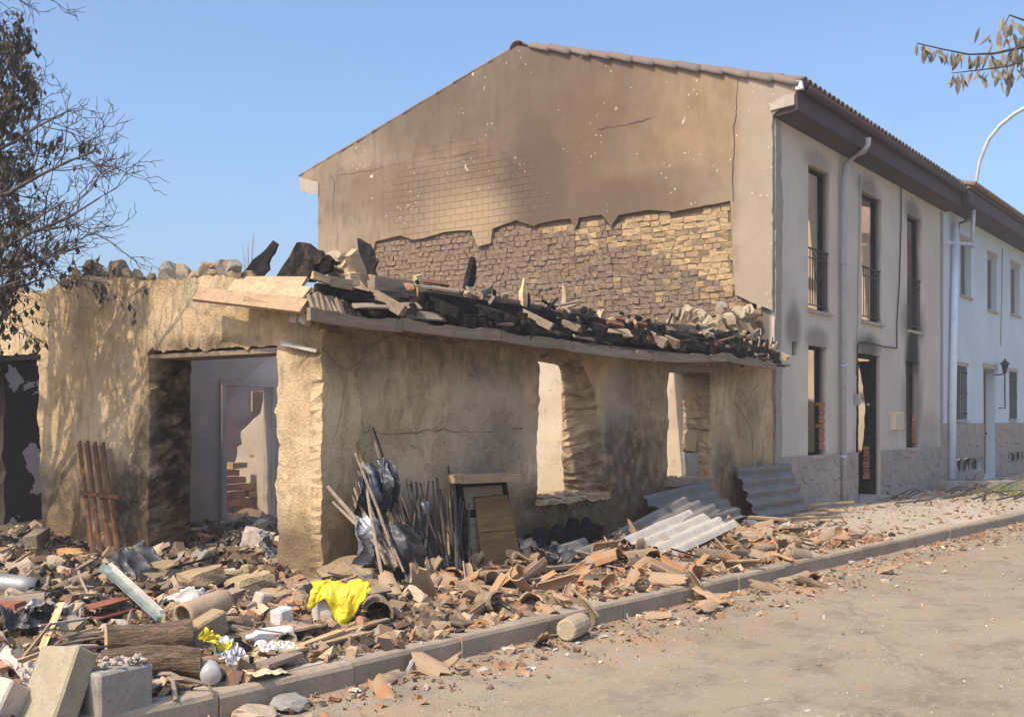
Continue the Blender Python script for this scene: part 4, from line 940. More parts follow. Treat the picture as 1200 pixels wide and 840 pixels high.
for k, (yy, zz) in enumerate([(EY+.07, 2.585), (EY+.16, 2.69), (EY+.24, 2.775)]):      # long boards burnt black, row over row
    x = LX+1.0+R.uniform(0, .5)
    while x < GX-.9:
        L = R.uniform(.7, 1.9); e = min(x+L, GX-.7)
        if R.random() < (.95 if x < 11 else .55): MB().bar((x, yy+R.uniform(-.02, .02), zz+R.uniform(-.012, .012)), (e, yy+R.uniform(-.02, .02), zz+R.uniform(-.012, .012)), .03, R.uniform(.085, .115), (0, 0, 1), .014).build('charred_board', 'charred', H1, center=True)
        x += L+R.uniform(.01, .12)
slab('charred_deck', [(LX+.4, 0), (GX-.3, 0), (GX-.25, .3), (GX-.8, .5), (13, .52), (11, .5), (9, .53), (LX+.5, .48)], [], lambda u, v, w: Vector((u, EY+.06+v*.85-w*.4, 2.47+v*.66-w*.8)), .03, 'charred', H1, .12, .08, .025, rough=.02, rs=5, layers=1, seed=43)
# wall plate on top
plate = [(432, 322), (500, 334), (575, 347), (615, 354), (670, 363), (702, 370), (747, 375), (790, 379), (825, 383), (852, 391)]
pp = [on_y(x, y, FY+.12)-Vector((0, 0, .08)) for x, y in plate]
for i, (a, b) in enumerate(zip(pp, pp[1:])):
    if i in (5,): continue
    MB().bar(a, b-(b-a)*.01, .16, .15, jit=.012).build('wall_plate', 'grey_timber', H1, center=True)
# laths fallen across the charred slope
for k in range(24):
    x = R.uniform(LX+.5, GX-.5); c = Vector((x, EY+.12+R.uniform(0, .3), 0)); c.z = 2.66+(c.y-EY)*.75; L = R.uniform(.2, .7)
    MB().box(c, (L, R.uniform(.02, .06), R.uniform(.012, .03)), Euler((R.uniform(.3, .8), R.uniform(-.35, .35), R.uniform(-.7, .7))).to_matrix(), .006).build('roof_lath', R.choice(['grey_timber', 'charred', 'brown_joinery', 'charred', 'grey_timber']), H1, center=True)
# splintered rafter ends in the sun
for i, (x0, y0, x1, y1, w, mt) in enumerate([(411, 296, 429, 338, .12, 'old_board'), (417, 335, 410, 310, .13, 'old_board'), (491, 322, 494, 366, .12, 'pale_split'), (545, 352, 556, 306, .11, 'charred'), (543, 360, 548, 338, .13, 'pale_split'),
        (613, 362, 613, 328, .10, 'pale_split'), (619, 362, 618, 342, .06, 'charred'), (664, 370, 663, 334, .11, 'old_board'), (702, 380, 706, 362, .11, 'old_board'), (788, 380, 788, 362, .10, 'old_board'), (793, 372, 797, 360, .10, 'grey_timber'),
        (565, 345, 580, 336, .07, 'grey_timber'), (706, 400, 702, 380, .10, 'red_timber'), (722, 415, 728, 398, .09, 'brown_joinery'), (824, 402, 824, 391, .05, 'plaster_lump'), (640, 362, 646, 352, .06, 'grey_timber')]):
    stub(on_y(x0, y0, FY+.02), on_y(x1, y1, FY+.06), w, mt, 'rafter_end', H1, .45, i+70)
# fans of slats at both ends of the eave
for k in range(9):
    x = 872+k*4.2; a = on_y(x-3, 428-k*.2, EY+.04); b = on_y(x+R.uniform(-2, 4)+k*.6, 398+R.uniform(-3, 6), EY+.14); MB().bar(a, b, .055, .03, (0, 1, 0), .008).build('slat', 'grey_timber' if k % 3 else 'charred', H1, center=True)
for k in range(11):
    x = 372+k*5.2; a = on_y(x, 368+k*.7, EY+.05); b = on_y(x-8+R.uniform(-2, 2), 346+k*1.6+R.uniform(-4, 3), EY+.22); MB().bar(a, b, .07, .03, (0, 1, 0), .01).build('slat', 'grey_timber' if k < 7 else 'charred', H1, center=True)
for (x0, y0, x1, y1, w, mt) in [(366, 350, 388, 362, .12, 'grey_timber'), (372, 338, 440, 352, .08, 'charred'), (383, 330, 410, 336, .09, 'grey_timber'), (366, 322, 386, 330, .06, 'old_board'), (440, 345, 470, 362, .06, 'grey_timber'), (384, 345, 392, 362, .05, 'old_board'), (400, 345, 440, 372, .06, 'charred'), (414, 340, 447, 350, .05, 'charred')]:
    MB().bar(on_y(x0, y0, EY+.3), on_y(x1, y1, EY+.28), w, w*.7, (0, 1, 0), .012).build('roof_timber', mt, H1, center=True)
# verge boards over the end wall
for x0, y0, x1, y1, X, w in [(231, 344, 357, 359, LX-.26, .115), (272, 336, 361, 344, LX-.17, .10), (286, 330, 357, 331, LX-.07, .085)]:
    a, b = on_x(x0, y0, X), on_x(x1, y1, X); MB().bar(a, b, .03, w*1.25, (.62, 0, .78), .006).build('verge_board', 'old_board', H1, center=True)
MB().bar(on_x(300, 351, LX-.15), on_x(361, 366, LX-.12), .3, .03, (0, 0, 1), .006).build('soffit_board', 'old_board', H1, center=True)
for x, y in ((347, 372), (358, 374)): MB().box(on_x(x, y, LX-.1), (.1, .07, .09), Euler((.3, .1, .2)).to_matrix(), .01).build('brick', 'plaster_lump', H1, center=True)
MB().bar(on_x(330, 402, LX-.05), on_x(371, 411, LX-.05), .02, .03, jit=.003).build('wire_batten', 'fibre_pale', H1, center=True)
# scorched felt and bent panels thrown up at the corner
def shard(px, X, th, mat, name, parent, bend=.12):
    q = [on_x(x, y, X) for x, y in px]; c = sum(q, Vector())/len(q); pts = [Vector((p.y, p.z)) for p in q]
    zmin = min(p.z for p in q)
    return slab(name, [tuple(p) for p in pts], [], lambda u, v, w: Vector((X+w+bend*math.sin((u-c.y)*3)+.2*(v-zmin), u, v)), th, mat, parent, .09, .08, .012, rough=.03, rs=3, layers=1, seed=int(px[0][0]))
shard([(268, 326), (285, 305), (303, 292), (317, 281), (326, 286), (322, 297), (314, 308), (318, 316), (300, 330)], LX+.55, .03, 'charred', 'bent_panel', H1)
shard([(312, 330), (319, 312), (326, 298), (331, 288), (342, 282), (354, 284), (363, 291), (376, 294), (381, 303), (370, 311), (368, 330)], LX+.32, .05, 'charred', 'bent_panel', H1, .08)
shard([(366, 312), (372, 302), (380, 298), (390, 305), (388, 318), (372, 322)], LX+.7, .04, 'charred', 'bent_panel', H1, .1)
shard([(405, 277), (417, 282), (428, 286), (438, 297), (440, 306), (446, 308), (441, 316), (446, 322), (430, 320), (420, 318), (412, 300)], LX+1.7, .03, 'charred', 'bent_panel', H1, .12)
shard([(398, 296), (412, 294), (416, 306), (404, 312)], LX+1.5, .03, 'brown_joinery', 'bent_panel', H1, .1)

# --- stones: a few broken shapes shared by all
def rock_mesh(name, mat, seed, flat=.7, block=False, rough=.25):
    bm = bmesh.new()
    if block:
        bmesh.ops.create_cube(bm, size=1.0); bmesh.ops.subdivide_edges(bm, edges=bm.edges, cuts=2, use_grid_fill=True)
    else: bmesh.ops.create_icosphere(bm, subdivisions=2, radius=.56)
    for v in bm.verts:
        n = noise.noise_vector(v.co*1.7+Vector((seed*3.7, seed, 1)))*rough*(.5 if block else 1)+noise.noise_vector(v.co*5+Vector((seed, 2, 1)))*rough*.22
        if not block:
            for k in range(6):
                rr = random.Random(seed*10+k); d = Vector((rr.gauss(0, 1), rr.gauss(0, 1), rr.gauss(0, 1))).normalized(); e = v.co.dot(d)-.38
                if e > 0: v.co -= d*e
        else:
            d = v.co.length
            if d > .72: v.co *= .72/d*random.Random(seed*100+int(v.co.x*50)).uniform(.92, 1.05)
        v.co += n
        v.co.z *= flat
    me = bpy.data.meshes.new(name); bm.to_mesh(me); bm.free(); me.materials.append(MAT[mat]); return me
ROCK = {}
for mt in ('rubble_stone', 'adobe_lump', 'plaster_lump', 'charred', 'clay_brick', 'orange_earth', 'grey_concrete'):
    ROCK[mt] = [rock_mesh('stone', mt, k+1, .7) for k in range(4)]+[rock_mesh('stone', mt, k+11, .72, True) for k in range(3)]
# broken masonry along the top of the end wall and the front
for x, y, s in [(107, 317, .2), (112, 322, .16), (140, 318, .18), (128, 324, .13), (150, 322, .12), (205, 324, .26), (214, 323, .18), (190, 326, .1), (243, 318, .13), (250, 321, .12), (232, 322, .1), (262, 317, .15), (258, 313, .1), (274, 316, .13), (267, 312, .09), (248, 313, .07), (226, 325, .11), (165, 327, .1), (178, 328, .1), (92, 324, .15), (98, 331, .14), (80, 334, .1),
               (388, 310, .16), (396, 302, .14), (402, 312, .12), (392, 318, .12), (380, 316, .13), (399, 322, .1)]:
    mt = R.choice(['adobe_lump', 'rubble_stone', 'adobe_lump', 'grey_concrete']); p = on_x(x, y, LX+(.2 if x < 300 else .9))
    place('stone', R.choice(ROCK[mt]), H1, p-wloc(H1), (R.uniform(0, 6), R.uniform(0, .5), R.uniform(0, 6)), (s, s*1.2, s))
for k in range(70):
    u = R.uniform(FY+1.2, 13.0); zt = max([b for a, b in tp if abs(a-u) < .4] or [2.9]); s = R.uniform(.05, .13)
    place('stone', R.choice(ROCK[R.choice(['adobe_lump', 'rubble_stone', 'adobe_lump'])]), H1, Vector((LX+R.uniform(.08, .42), u, zt+s*.1))-wloc(H1), (R.uniform(0, 6), R.uniform(0, 6), R.uniform(0, 6)), (s, s*1.2, s))
for k in range(36):
    x = R.uniform(LX+.6, GX-.4); y = EY+R.uniform(.15, .4); s = R.uniform(.03, .08)
    place('stone', R.choice(ROCK[R.choice(['adobe_lump', 'rubble_stone', 'charred', 'clay_brick', 'charred'])]), H1, Vector((x, y, 2.66+(y-EY)*.75))-wloc(H1), (R.uniform(0, 6), R.uniform(0, 6), R.uniform(0, 6)), (s*1.4, s*1.1, s*.7))
for k in range(95):
    t = R.random(); x = 8+t*8; s = R.uniform(.05, .14)
    place('stone', R.choice(ROCK[R.choice(['adobe_lump', 'rubble_stone', 'plaster_lump', 'adobe_lump'])]), H1, Vector((x, FY+R.uniform(.2, .45), 2.84+s*.2+.1*sst(13, 16, x)*R.random()))-wloc(H1), (R.uniform(0, 6), R.uniform(0, 6), R.uniform(0, 6)), (s*1.4, s*1.2, s*.8))
# rubble climbing the gable at the right-hand end
for k in range(80):
    x = R.uniform(14.2, 16.1); s = R.uniform(.07, .2); zz = 2.85+.65*sst(13.8, 16.2, x)*R.random()
    place('stone', R.choice(ROCK[R.choice(['adobe_lump', 'rubble_stone', 'rubble_stone', 'grey_concrete'])]), H1, Vector((x, FY+R.uniform(.1, 1.2), zz))-wloc(H1), (R.uniform(0, 6), R.uniform(0, 6), R.uniform(0, 6)), (s*1.3, s*1.2, s*.8))
m = MB(); v = []; f = []                                  # the mound those stones lie in
for i in range(13):
    for j in range(8):
        x = 13.6+2.5*i/12; y = FY+.05+1.6*j/7; v.append((x, y, (2.75+.62*sst(13.6, 16.1, x)*(1-.5*j/7)+.06*fbm(x, y, 4, 3)) if 0 < i and 0 < j < 7 else 2.5))
for i in range(12):
    for j in range(7): f.append((i*8+j, (i+1)*8+j, (i+1)*8+j+1, i*8+j+1))
m.add(v, f); m.build('wall_rubble', 'rubble_earth', H1)

# ================================================================== RUBBLE AND THE THINGS LYING IN IT
def on_heap(px, py):
    d = ray(px, py); z = .3
    for _ in range(12):
        t = (z-CAMZ)/d.z; x, y = d.x*t, d.y*t; z = .5*z+.5*(heap(x, y) if y > kerby(x) else 0.0)
    return Vector((x, y, z))
def depth(p): return p.x*FWD.x+p.y*FWD.y
def m_per_px(p): return depth(p)/FPX
def lone(name, me, label, cat, loc, rot=(0, 0, 0), sc=(1, 1, 1), group=None):
    o = place(name, me, None, loc, rot, sc); tag(o, label, cat, group); return o
def solo(mb, name, mat, label, cat, group=None, smooth=False):
    o = mb.build(name, mat, None, smooth, center=True); tag(o, label, cat, group); return o

KEEP = [(on_heap(px, py), r) for px, py, r in [(124, 772, .13), (150, 771, .13), (185, 769, .13), (222, 766, .13), (130, 800, .13), (165, 799, .13), (200, 798, .13), (234, 797, .13), (66, 838, .2), (137, 830, .2), (225, 742, .16), (255, 735, .16), (305, 753, .15), (384, 728, .16), (400, 715, .2), (30, 700, .2),
        (235, 688, .15), (292, 696, .16), (325, 768, .12), (150, 705, .12), (180, 728, .12), (220, 712, .14), (165, 682, .2), (330, 730, .1), (250, 775, .1), (250, 803, .1), (120, 680, .15), (340, 785, .1)]]
def busy(x, y): return any((x-p.x)**2+(y-p.y)**2 < r*r for p, r in KEEP)
def seen(x, y): u = (x*RGT.x+y*RGT.y)/(x*FWD.x+y*FWD.y)*FPX+600; return -30 < u < 1230
# --- small bits nobody could count
def bits(name, n, spot, cols, lo, hi, label, flat=.35, seed=1):
    rr = random.Random(seed); V = []; F = []; COL = []
    for _ in range(n):
        p = spot(rr)
        if p is None: continue
        s = lo+(hi-lo)*rr.random()**4; rot = Euler((rr.gauss(0, .5), rr.gauss(0, .5), rr.uniform(0, 6.3))).to_matrix(); k = len(V); c = rr.choice(cols); g = rr.uniform(.6, 1.25)
        for x in (-.5, .5):
            for y in (-.5, .5):
                for z in (-.5, .5):
                    q = rot @ Vector(((x+rr.uniform(-.25, .25))*s*1.4, (y+rr.uniform(-.25, .25))*s, (z+rr.uniform(-.2, .2))*s*flat)); V.append(p+q); COL += [c[0]*g, c[1]*g, c[2]*g, 1]
        F += [tuple(k+i for i in q) for q in [(0, 1, 3, 2), (4, 6, 7, 5), (0, 4, 5, 1), (2, 3, 7, 6), (0, 2, 6, 4), (1, 5, 7, 3)]]
    me = mesh(name, V, F, 'chips'); a = me.color_attributes.new('bit', 'FLOAT_COLOR', 'POINT'); a.data.foreach_set('color', COL)
    o = place(name, me); tag(o, label, 'rubble', None, 'stuff'); return o
TC = [(.36, .17, .085), (.41, .225, .12), (.30, .185, .12), (.37, .26, .17), (.24, .155, .10), (.17, .115, .08)]
EA = [(.36, .26, .165), (.42, .32, .21), (.26, .18, .11), (.17, .115, .075), (.10, .075, .058), (.045, .038, .034), (.32, .275, .23), (.30, .175, .11), (.14, .10, .075)]
def strip_spot(rr):
    x = rr.uniform(5.2, 14.6); y = kerby(x)+.1+(FY-.05-kerby(x))*rr.random()
    if rr.random() > .7+1.2*fbm(x, y, 1.4, 15): return None
    return Vector((x, y, heap(x, y)+rr.uniform(0, .02)))
def yard_spot(rr):
    x = rr.uniform(1.5, 7.2); y = rr.uniform(4.8, 12.5)
    if busy(x, y) and rr.random() < .9: return None
    if y < kerby(x)+.1 or (x > LX-.02 and not (G0.y < y < G1.y or y > O0.y)): return None
    return Vector((x, y, heap(x, y)+rr.uniform(0, .03)))
def road_spot(rr):
    x = rr.uniform(2.5, 24); y = kerby(x)-abs(rr.gauss(0, .38))-.01
    return Vector((x, y, .006))
def grit_spot(rr):
    x = rr.uniform(3, 26); return Vector((x, rr.uniform(-1.5, kerby(x)-.1), .004))
def far_spot(rr):
    x = rr.uniform(13.5, 34); y = kerby(x)+.2+(FY-.3-kerby(x))*rr.random(); return Vector((x, y, PAV+.003))
def room_spot(rr):
    x = rr.uniform(7.1, 12); y = rr.uniform(7.4, 10.1); return Vector((x, y, max(heap(x, y), PAV+.12+.06*fbm(x, y, 1.5, 9))+.01))
bits('tile_crumbs', 15000, strip_spot, TC+EA[:3]+[EA[4], EA[8]], .008, .10, 'crumbs of roof tile strewn along the front of the burnt house', seed=2)
bits('rubble_crumbs', 20000, yard_spot, EA, .008, .10, 'crumbs of mud brick and ash before the end wall', .5, seed=3)
def ash_spot(rr):
    x = rr.uniform(4.6, 7.1); y = rr.uniform(6.6, 11.8)
    if busy(x, y) or (x > LX-.02 and not (G0.y < y < G1.y or y > O0.y)) or rr.random() > .55+1.4*fbm(x, y, 1.0, 22)+.4*sst(5.2, 6.6, x): return None
    return Vector((x, y, heap(x, y)+rr.uniform(0, .05)))
bits('ash_crumbs', 6000, ash_spot, [(.04, .034, .03), (.09, .07, .055), (.16, .115, .08), (.25, .18, .12), (.34, .26, .18)], .008, .12, 'charcoal and burnt earth crumbs at the foot of the end wall', .45, seed=31)
bits('kerb_grit', 3200, road_spot, TC+[(.25, .2, .15), (.45, .38, .3)], .008, .05, 'tile dust and grit along the foot of the kerb', .3, seed=4)
bits('street_grit', 1800, grit_spot, [(.45, .38, .3), (.3, .24, .18), (.42, .25, .15), (.6, .55, .48)], .006, .024, 'loose grit scattered over the street', .4, seed=5)
bits('pavement_litter', 2200, far_spot, TC+EA[:3]+[(.55, .45, .3)], .01, .06, 'scraps scattered on the pavement by the grey front', .3, seed=6)
bits('room_ash', 2500, room_spot, EA[3:]+[(.45, .36, .3)], .02, .12, 'ash and brick bits on the floor of the burnt rooms', .5, seed=7)

# --- broken roof tiles
def tile_shard(seed, whole=False):
    rr = random.Random(seed); r0 = rr.uniform(.075, .095); L = .40 if whole else rr.uniform(.13, .33); a0 = 0 if whole else rr.uniform(0, .45); a1 = PI if whole else min(PI, a0+rr.uniform(1.1, 2.6)); n, k = 6, 5
    e = [rr.uniform(-.16, .16) for _ in range(40)] if not whole else [rr.uniform(-.012, .012) for _ in range(40)]
    def fn(u, v):
        i, j = round(u*n), round(v*k)
        vv = v+(e[i] if v > .99 else (e[i+8]*.8 if v < .01 else 0)); aa = a0+(a1-a0)*u+((e[j+16] if u > .99 else (e[j+24] if u < .01 else 0))*.7)
        r = r0*(1-.18*vv); return (r*math.cos(aa), (vv-.5)*L, r*math.sin(aa)-r0*.55)
    m = MB(); m.grid(fn, n, k, .014); return m.bake('clay_tile', 'terracotta')
SH = [tile_shard(k+1) for k in range(14)]+[tile_shard(40+k, True) for k in range(3)]
TL = 'broken terracotta roof tile fallen among many along the pavement'; TG = 'roof tiles fallen along the front'
rt = random.Random(77); cnt = 0
def drop_tile(x, y, label, group, lift=0.0, whole=.2, tilt=.45, s=None):
    if busy(x, y): return
    me = SH[14+rt.randrange(3)] if rt.random() < whole else SH[rt.randrange(14)]
    z = heap(x, y) if y > kerby(x)-.02 else 0.0
    flip = PI if rt.random() < .35 else 0; s = s or rt.choice((rt.uniform(.5, .8), rt.uniform(.8, 1.2)))
    lone('clay_tile', me, label, 'tile', (x, y, z+.045*s+lift), (flip+rt.gauss(0, tilt), rt.gauss(0, tilt), rt.uniform(0, 6.3)), (s, s, s), group)
while cnt < 205:
    x = 5.9+8.3*rt.random(); t = rt.random(); y = kerby(x)+.1+(FY-.45-kerby(x))*t
    dens = sst(5.6, 7.0, x)*(1-.75*sst(11.5, 14.2, x))*max(.12, min(1, .6+1.3*fbm(x, y, 1.1, 12)))
    if rt.random() > dens: continue
    drop_tile(x, y, TL, TG, rt.choice([0, 0, .02, .05])); cnt += 1
for k in range(22):
    x = rt.uniform(4.6, 12.5); drop_tile(x, kerby(x)-abs(rt.gauss(0, .18))-.08, 'broken roof tile lying on the street beside the kerb', 'roof tiles off the kerb', -.01, .05, .3)
for k in range(20):
    x = rt.uniform(3.2, 6.3); y = rt.uniform(kerby(x)+.2, 8.5); drop_tile(x, y, 'broken roof tile in the heap before the end wall', 'roof tiles in the heap', 0, .1, .4)
for px, py, rz_, s, lab in [(688, 722, .6, 1.35, 'large pale roof tile piece leaning on edge against the kerb'), (500, 705, 2.1, 1.2, 'upright roof tile piece at the foot of the stick pile'), (820, 700, .9, 1.1, 'curved roof tile piece rocking on the street by the kerb'), (745, 640, .2, 1.2, 'curled roof tile under the pale corrugated sheet')]:
    p = on_heap(px, py); lone('clay_tile', SH[3 if s > 1.3 else 7], lab, 'tile', p+Vector((0, 0, .09)), (1.0, .2, rz_), (s, s, s))

# --- stones and lumps of mud brick
def lump(px, py, wpx, mat, label, group=None, name='stone', sc=(1, 1, .75), k=None, rz_=None, cat='stone'):
    p = on_heap(px, py); s = wpx*m_per_px(p); me = ROCK[mat][R.randrange(7) if k is None else k]
    return lone(name, me, label, cat, p+Vector((0, 0, s*.22)), (R.uniform(-.2, .2), R.uniform(-.2, .2), R.uniform(0, 6) if rz_ is None else rz_), (s*sc[0], s*sc[1], s*sc[2]), group)
for px, py, w_, k, lab in [(235, 688, 48, 4, 'long tan mud brick lying across the garage doorway'), (292, 696, 50, 5, 'pale squared mud brick before the doorway pier'), (270, 681, 26, 6, 'rounded mud brick behind the pale squared one'), (290, 671, 20, 4, 'small tan block leaning by the crumpled white sheet'),
                           (213, 700, 30, 1, 'tan stone left of the white sack'), (328, 704, 26, 0, 'brown lump at the foot of the doorway pier'), (195, 672, 34, 2, 'brown lump beside the dark plastic sheet')]:
    lump(px, py, w_, 'adobe_lump', lab, None, 'mud_brick', (1.05, .75, .62), k, -.15, 'mud brick')
lump(85, 660, 44, 'orange_earth', 'orange lump of mud brick at the foot of the rusty bars', None, 'mud_brick', k=1, cat='mud brick')
lump(105, 640, 40, 'orange_earth', 'orange earth block leaning on the wall behind the rusty bars', None, 'mud_brick', k=2, cat='mud brick')
lump(70, 640, 30, 'orange_earth', 'small orange earth clod left of the rusty bars', None, 'mud_brick', k=0, cat='mud brick')
lump(152, 655, 34, 'orange_earth', 'orange clod right of the rusty bars', None, 'mud_brick', k=3, cat='mud brick')
rs_ = random.Random(9)
for k in range(130):
    x, y = rs_.uniform(2.8, 6.5), rs_.uniform(5.3, 11.5)
    if y < kerby(x)+.25 or busy(x, y) or not seen(x, y): continue
    mt = rs_.choice(['adobe_lump', 'rubble_stone', 'adobe_lump', 'charred', 'plaster_lump', 'clay_brick']); s = rs_.uniform(.05, .2)
    nm, ct = {'charred': ('charred_lump', 'debris'), 'clay_brick': ('brick_lump', 'brick'), 'adobe_lump': ('mud_brick', 'mud brick')}.get(mt, ('stone', 'stone'))
    ds = {'charred': 'black charred lump', 'clay_brick': 'reddish brick lump', 'adobe_lump': 'tan mud-brick lump', 'plaster_lump': 'whitish plaster lump', 'rubble_stone': 'beige rubble stone'}[mt]
    lone(nm, ROCK[mt][rs_.randrange(7)], ds+' in the heap before the end wall', ct, (x, y, heap(x, y)+s*.15), (rs_.uniform(0, 6), rs_.uniform(0, .5), rs_.uniform(0, 6)), (s*1.2, s, s*.8), ds+'s before the end wall')
for k in range(46):
    x, y = rs_.uniform(6.9, 10.5), rs_.uniform(7.4, 9.9); mt = rs_.choice(['adobe_lump', 'charred', 'charred', 'plaster_lump', 'clay_brick']); s = rs_.uniform(.08, .26)
    lone('rubble_lump', ROCK[mt][rs_.randrange(7)], 'lump of fallen masonry on the floor inside the burnt rooms', 'rubble', (x, y, max(heap(x, y), PAV+.12)+s*.2), (rs_.uniform(0, 6), rs_.uniform(0, .5), rs_.uniform(0, 6)), (s*1.2, s, s*.8), 'masonry lumps inside the rooms')
for k in range(30):
    px, py = rs_.uniform(612, 700), rs_.uniform(612, 662); p = on_y(px, py, FY-rs_.uniform(.1, .5)); p.z = heap(p.x, p.y); s = rs_.uniform(.08, .22)
    lone('charred_lump', ROCK['charred'][rs_.randrange(7)], 'black charred lump heaped under the first window', 'debris', p+Vector((0, 0, s*.3+rs_.uniform(0, .15))), (rs_.uniform(0, 6), rs_.uniform(0, 6), 0), (s*1.4, s, s*.8), 'charred lumps under the first window')
for k in range(26):
    px, py = rs_.uniform(868, 985), rs_.uniform(602, 640); p = on_heap(px, py); s = rs_.uniform(.06, .2); mt = rs_.choice(['adobe_lump', 'plaster_lump', 'rubble_stone'])
    lone('stone', ROCK[mt][rs_.randrange(7)], 'pale rubble lump on the pavement before the corner of the grey front', 'stone', p+Vector((0, 0, s*.2)), (rs_.uniform(0, 6), 0, rs_.uniform(0, 6)), (s*1.4, s, s*.6), 'pale lumps by the house corner')
p = on_heap(342, 828); lone('flat_stone', ROCK['grey_concrete'][1], 'flat grey stone on the street below the kerb', 'stone', p+Vector((0, 0, .03)), (.1, .05, .4), (.32, .24, .09))
p = on_heap(300, 838); lone('flat_stone', ROCK['rubble_stone'][2], 'tan flat stone at the bottom edge by the kerb', 'stone', p+Vector((0, 0, .02)), (.05, .05, 1.4), (.36, .2, .08))
p = on_heap(785, 640); lone('stone', ROCK['plaster_lump'][1], 'white lump beside the flowerless kerb rubble', 'stone', p, (0, 0, 1), (.1, .1, .08)) if False else None

# --- concrete pieces
def block(px, py, d, rot, mat, name, label, cat, lift=None):
    p = on_heap(px, py); m = MB(); K = 3
    bm = bmesh.new(); bmesh.ops.create_cube(bm, size=1); bmesh.ops.scale(bm, vec=d, verts=bm.verts); bmesh.ops.bevel(bm, geom=bm.edges[:]+bm.verts[:], offset=.012, segments=1, affect='EDGES')
    bmesh.ops.subdivide_edges(bm, edges=[e for e in bm.edges if e.calc_length() > .08], cuts=2, use_grid_fill=True)
    for v in bm.verts: v.co += noise.noise_vector(v.co*14+Vector((px, 0, 0)))*.006
    me = bpy.data.meshes.new(name); bm.to_mesh(me); bm.free(); me.materials.append(MAT[mat])
    return lone(name, me, label, cat, p+Vector((0, 0, d[2]*.46 if lift is None else lift)), rot)
block(66, 838, (.15, .27, .42), (-.12, .52, .12), 'concrete', 'concrete_block', 'sand-coloured concrete block tilted at the bottom left corner', 'block', .13)
cbk = block(137, 830, (.33, .17, .24), (0, 0, .04), 'grey_concrete', 'cinder_block', 'grey cinder block with white crumbs on top at lower left', 'block', .1)
block(10, 838, (.3, .2, .2), (.1, .5, .3), 'plaster_lump', 'plaster_chunk', 'pinkish plaster chunk in the bottom left corner', 'plaster', .06)
block(240, 750, (.3, .12, .16), (.1, -.28, .1), 'adobe_lump', 'mud_brick', 'flat tan mud brick propped right of the upper log', 'mud brick', .07)
block(307, 712, (.12, .1, .13), (.2, .2, .1), 'plaster_lump', 'brick', 'pinkish white brick end between pot and bucket', 'brick')
block(330, 730, (.15, .1, .11), (.05, -.1, .2), 'white_plastic', 'carton', 'white carton lying before the doorway pier', 'carton')
block(240, 664, (.16, .05, .16), (.6, .3, .4), 'grey_concrete', 'grey_slab', 'small grey slab propped in the garage doorway', 'slab')
rr = random.Random(3); pb = Vector(cbk.location)
for k in range(26): lone('foam_crumb', ROCK['plaster_lump'][rr.randrange(4)], 'white foam crumb on top of the grey cinder block', 'crumb', pb+Vector((rr.uniform(-.1, .14), rr.uniform(-.07, .07), .135+rr.uniform(-.005, .02))), (rr.uniform(0, 6), 0, 0), (.035,)*3, 'foam crumbs on the cinder block')
p = on_heap(663, 752); m = MB(); ax = Vector((.97, .12, .05)).normalized(); c0 = p+Vector((0, 0, .085))
m.tube([c0+ax*t for t in (0, .012, .1, .2, .27, .28)], [.072, .084, .088, .086, .08, .06], 16); solo(m, 'concrete_plug', 'rubble_stone', 'short round concrete plug lying on the street against the kerb', 'concrete')
MB()
# --- logs
def log(px0, py0, px1, py1, r, label, seed, mat='bark', ends=True, lift=.8, taper=1.0):
    a, b = on_heap(px0, py0)+Vector((0, 0, r*lift)), on_heap(px1, py1)+Vector((0, 0, r*lift)); rr = random.Random(seed)
    root = thing('log', label, 'log', tuple((a+b)/2)); n = 14; K = 10; v = []; ax = (b-a).normalized(); y = Vector((0, 0, 1)).cross(ax).normalized(); z = ax.cross(y)
    bend = rr.uniform(-.03, .03)
    for i in range(K+1):
        c = a.lerp(b, i/K)+z*bend*math.sin(PI*i/K)
        for k in range(n):
            q = 2*PI*k/n; rad = r*(1+(taper-1)*i/K)*(1+.16*noise.noise(Vector((math.cos(q)*1.5, math.sin(q)*1.5, seed+i*.35)))+.05*rr.uniform(-1, 1)); v.append(c+(y*math.cos(q)+z*math.sin(q))*rad)
    f = [(i*n+k, i*n+(k+1) % n, (i+1)*n+(k+1) % n, (i+1)*n+k) for i in range(K) for k in range(n)]
    m = MB(); m.add(v, f); o = m.build('bark', mat, root)
    yaw = math.atan2(ax.y, ax.x); o.data.transform(Matrix.Rotation(-yaw, 4, 'Z')); o.rotation_euler = (0, 0, yaw)      # grain along the log
    for ring in (v[:n], v[-n:]): mm = MB(); mm.add(list(ring)+[sum(ring, Vector())/n], [(k, (k+1) % n, n) for k in range(n)]); mm.build('cut_end', 'log_end', root)
    return root
log(124, 772, 224, 766, .1, 'thick dark log with pale cut end, upper of two', 1, lift=1.25)
log(118, 800, 234, 797, .085, 'reddish barked log under the thick dark one', 2, lift=1.1)
log(-30, 712, 52, 708, .05, 'tan squared log end at the left edge under the stove pipe', 3, 'stick_wood')
log(205, 748, 120, 745, .03, 'thin weathered branch lying behind the dark log', 5, 'stick_wood')
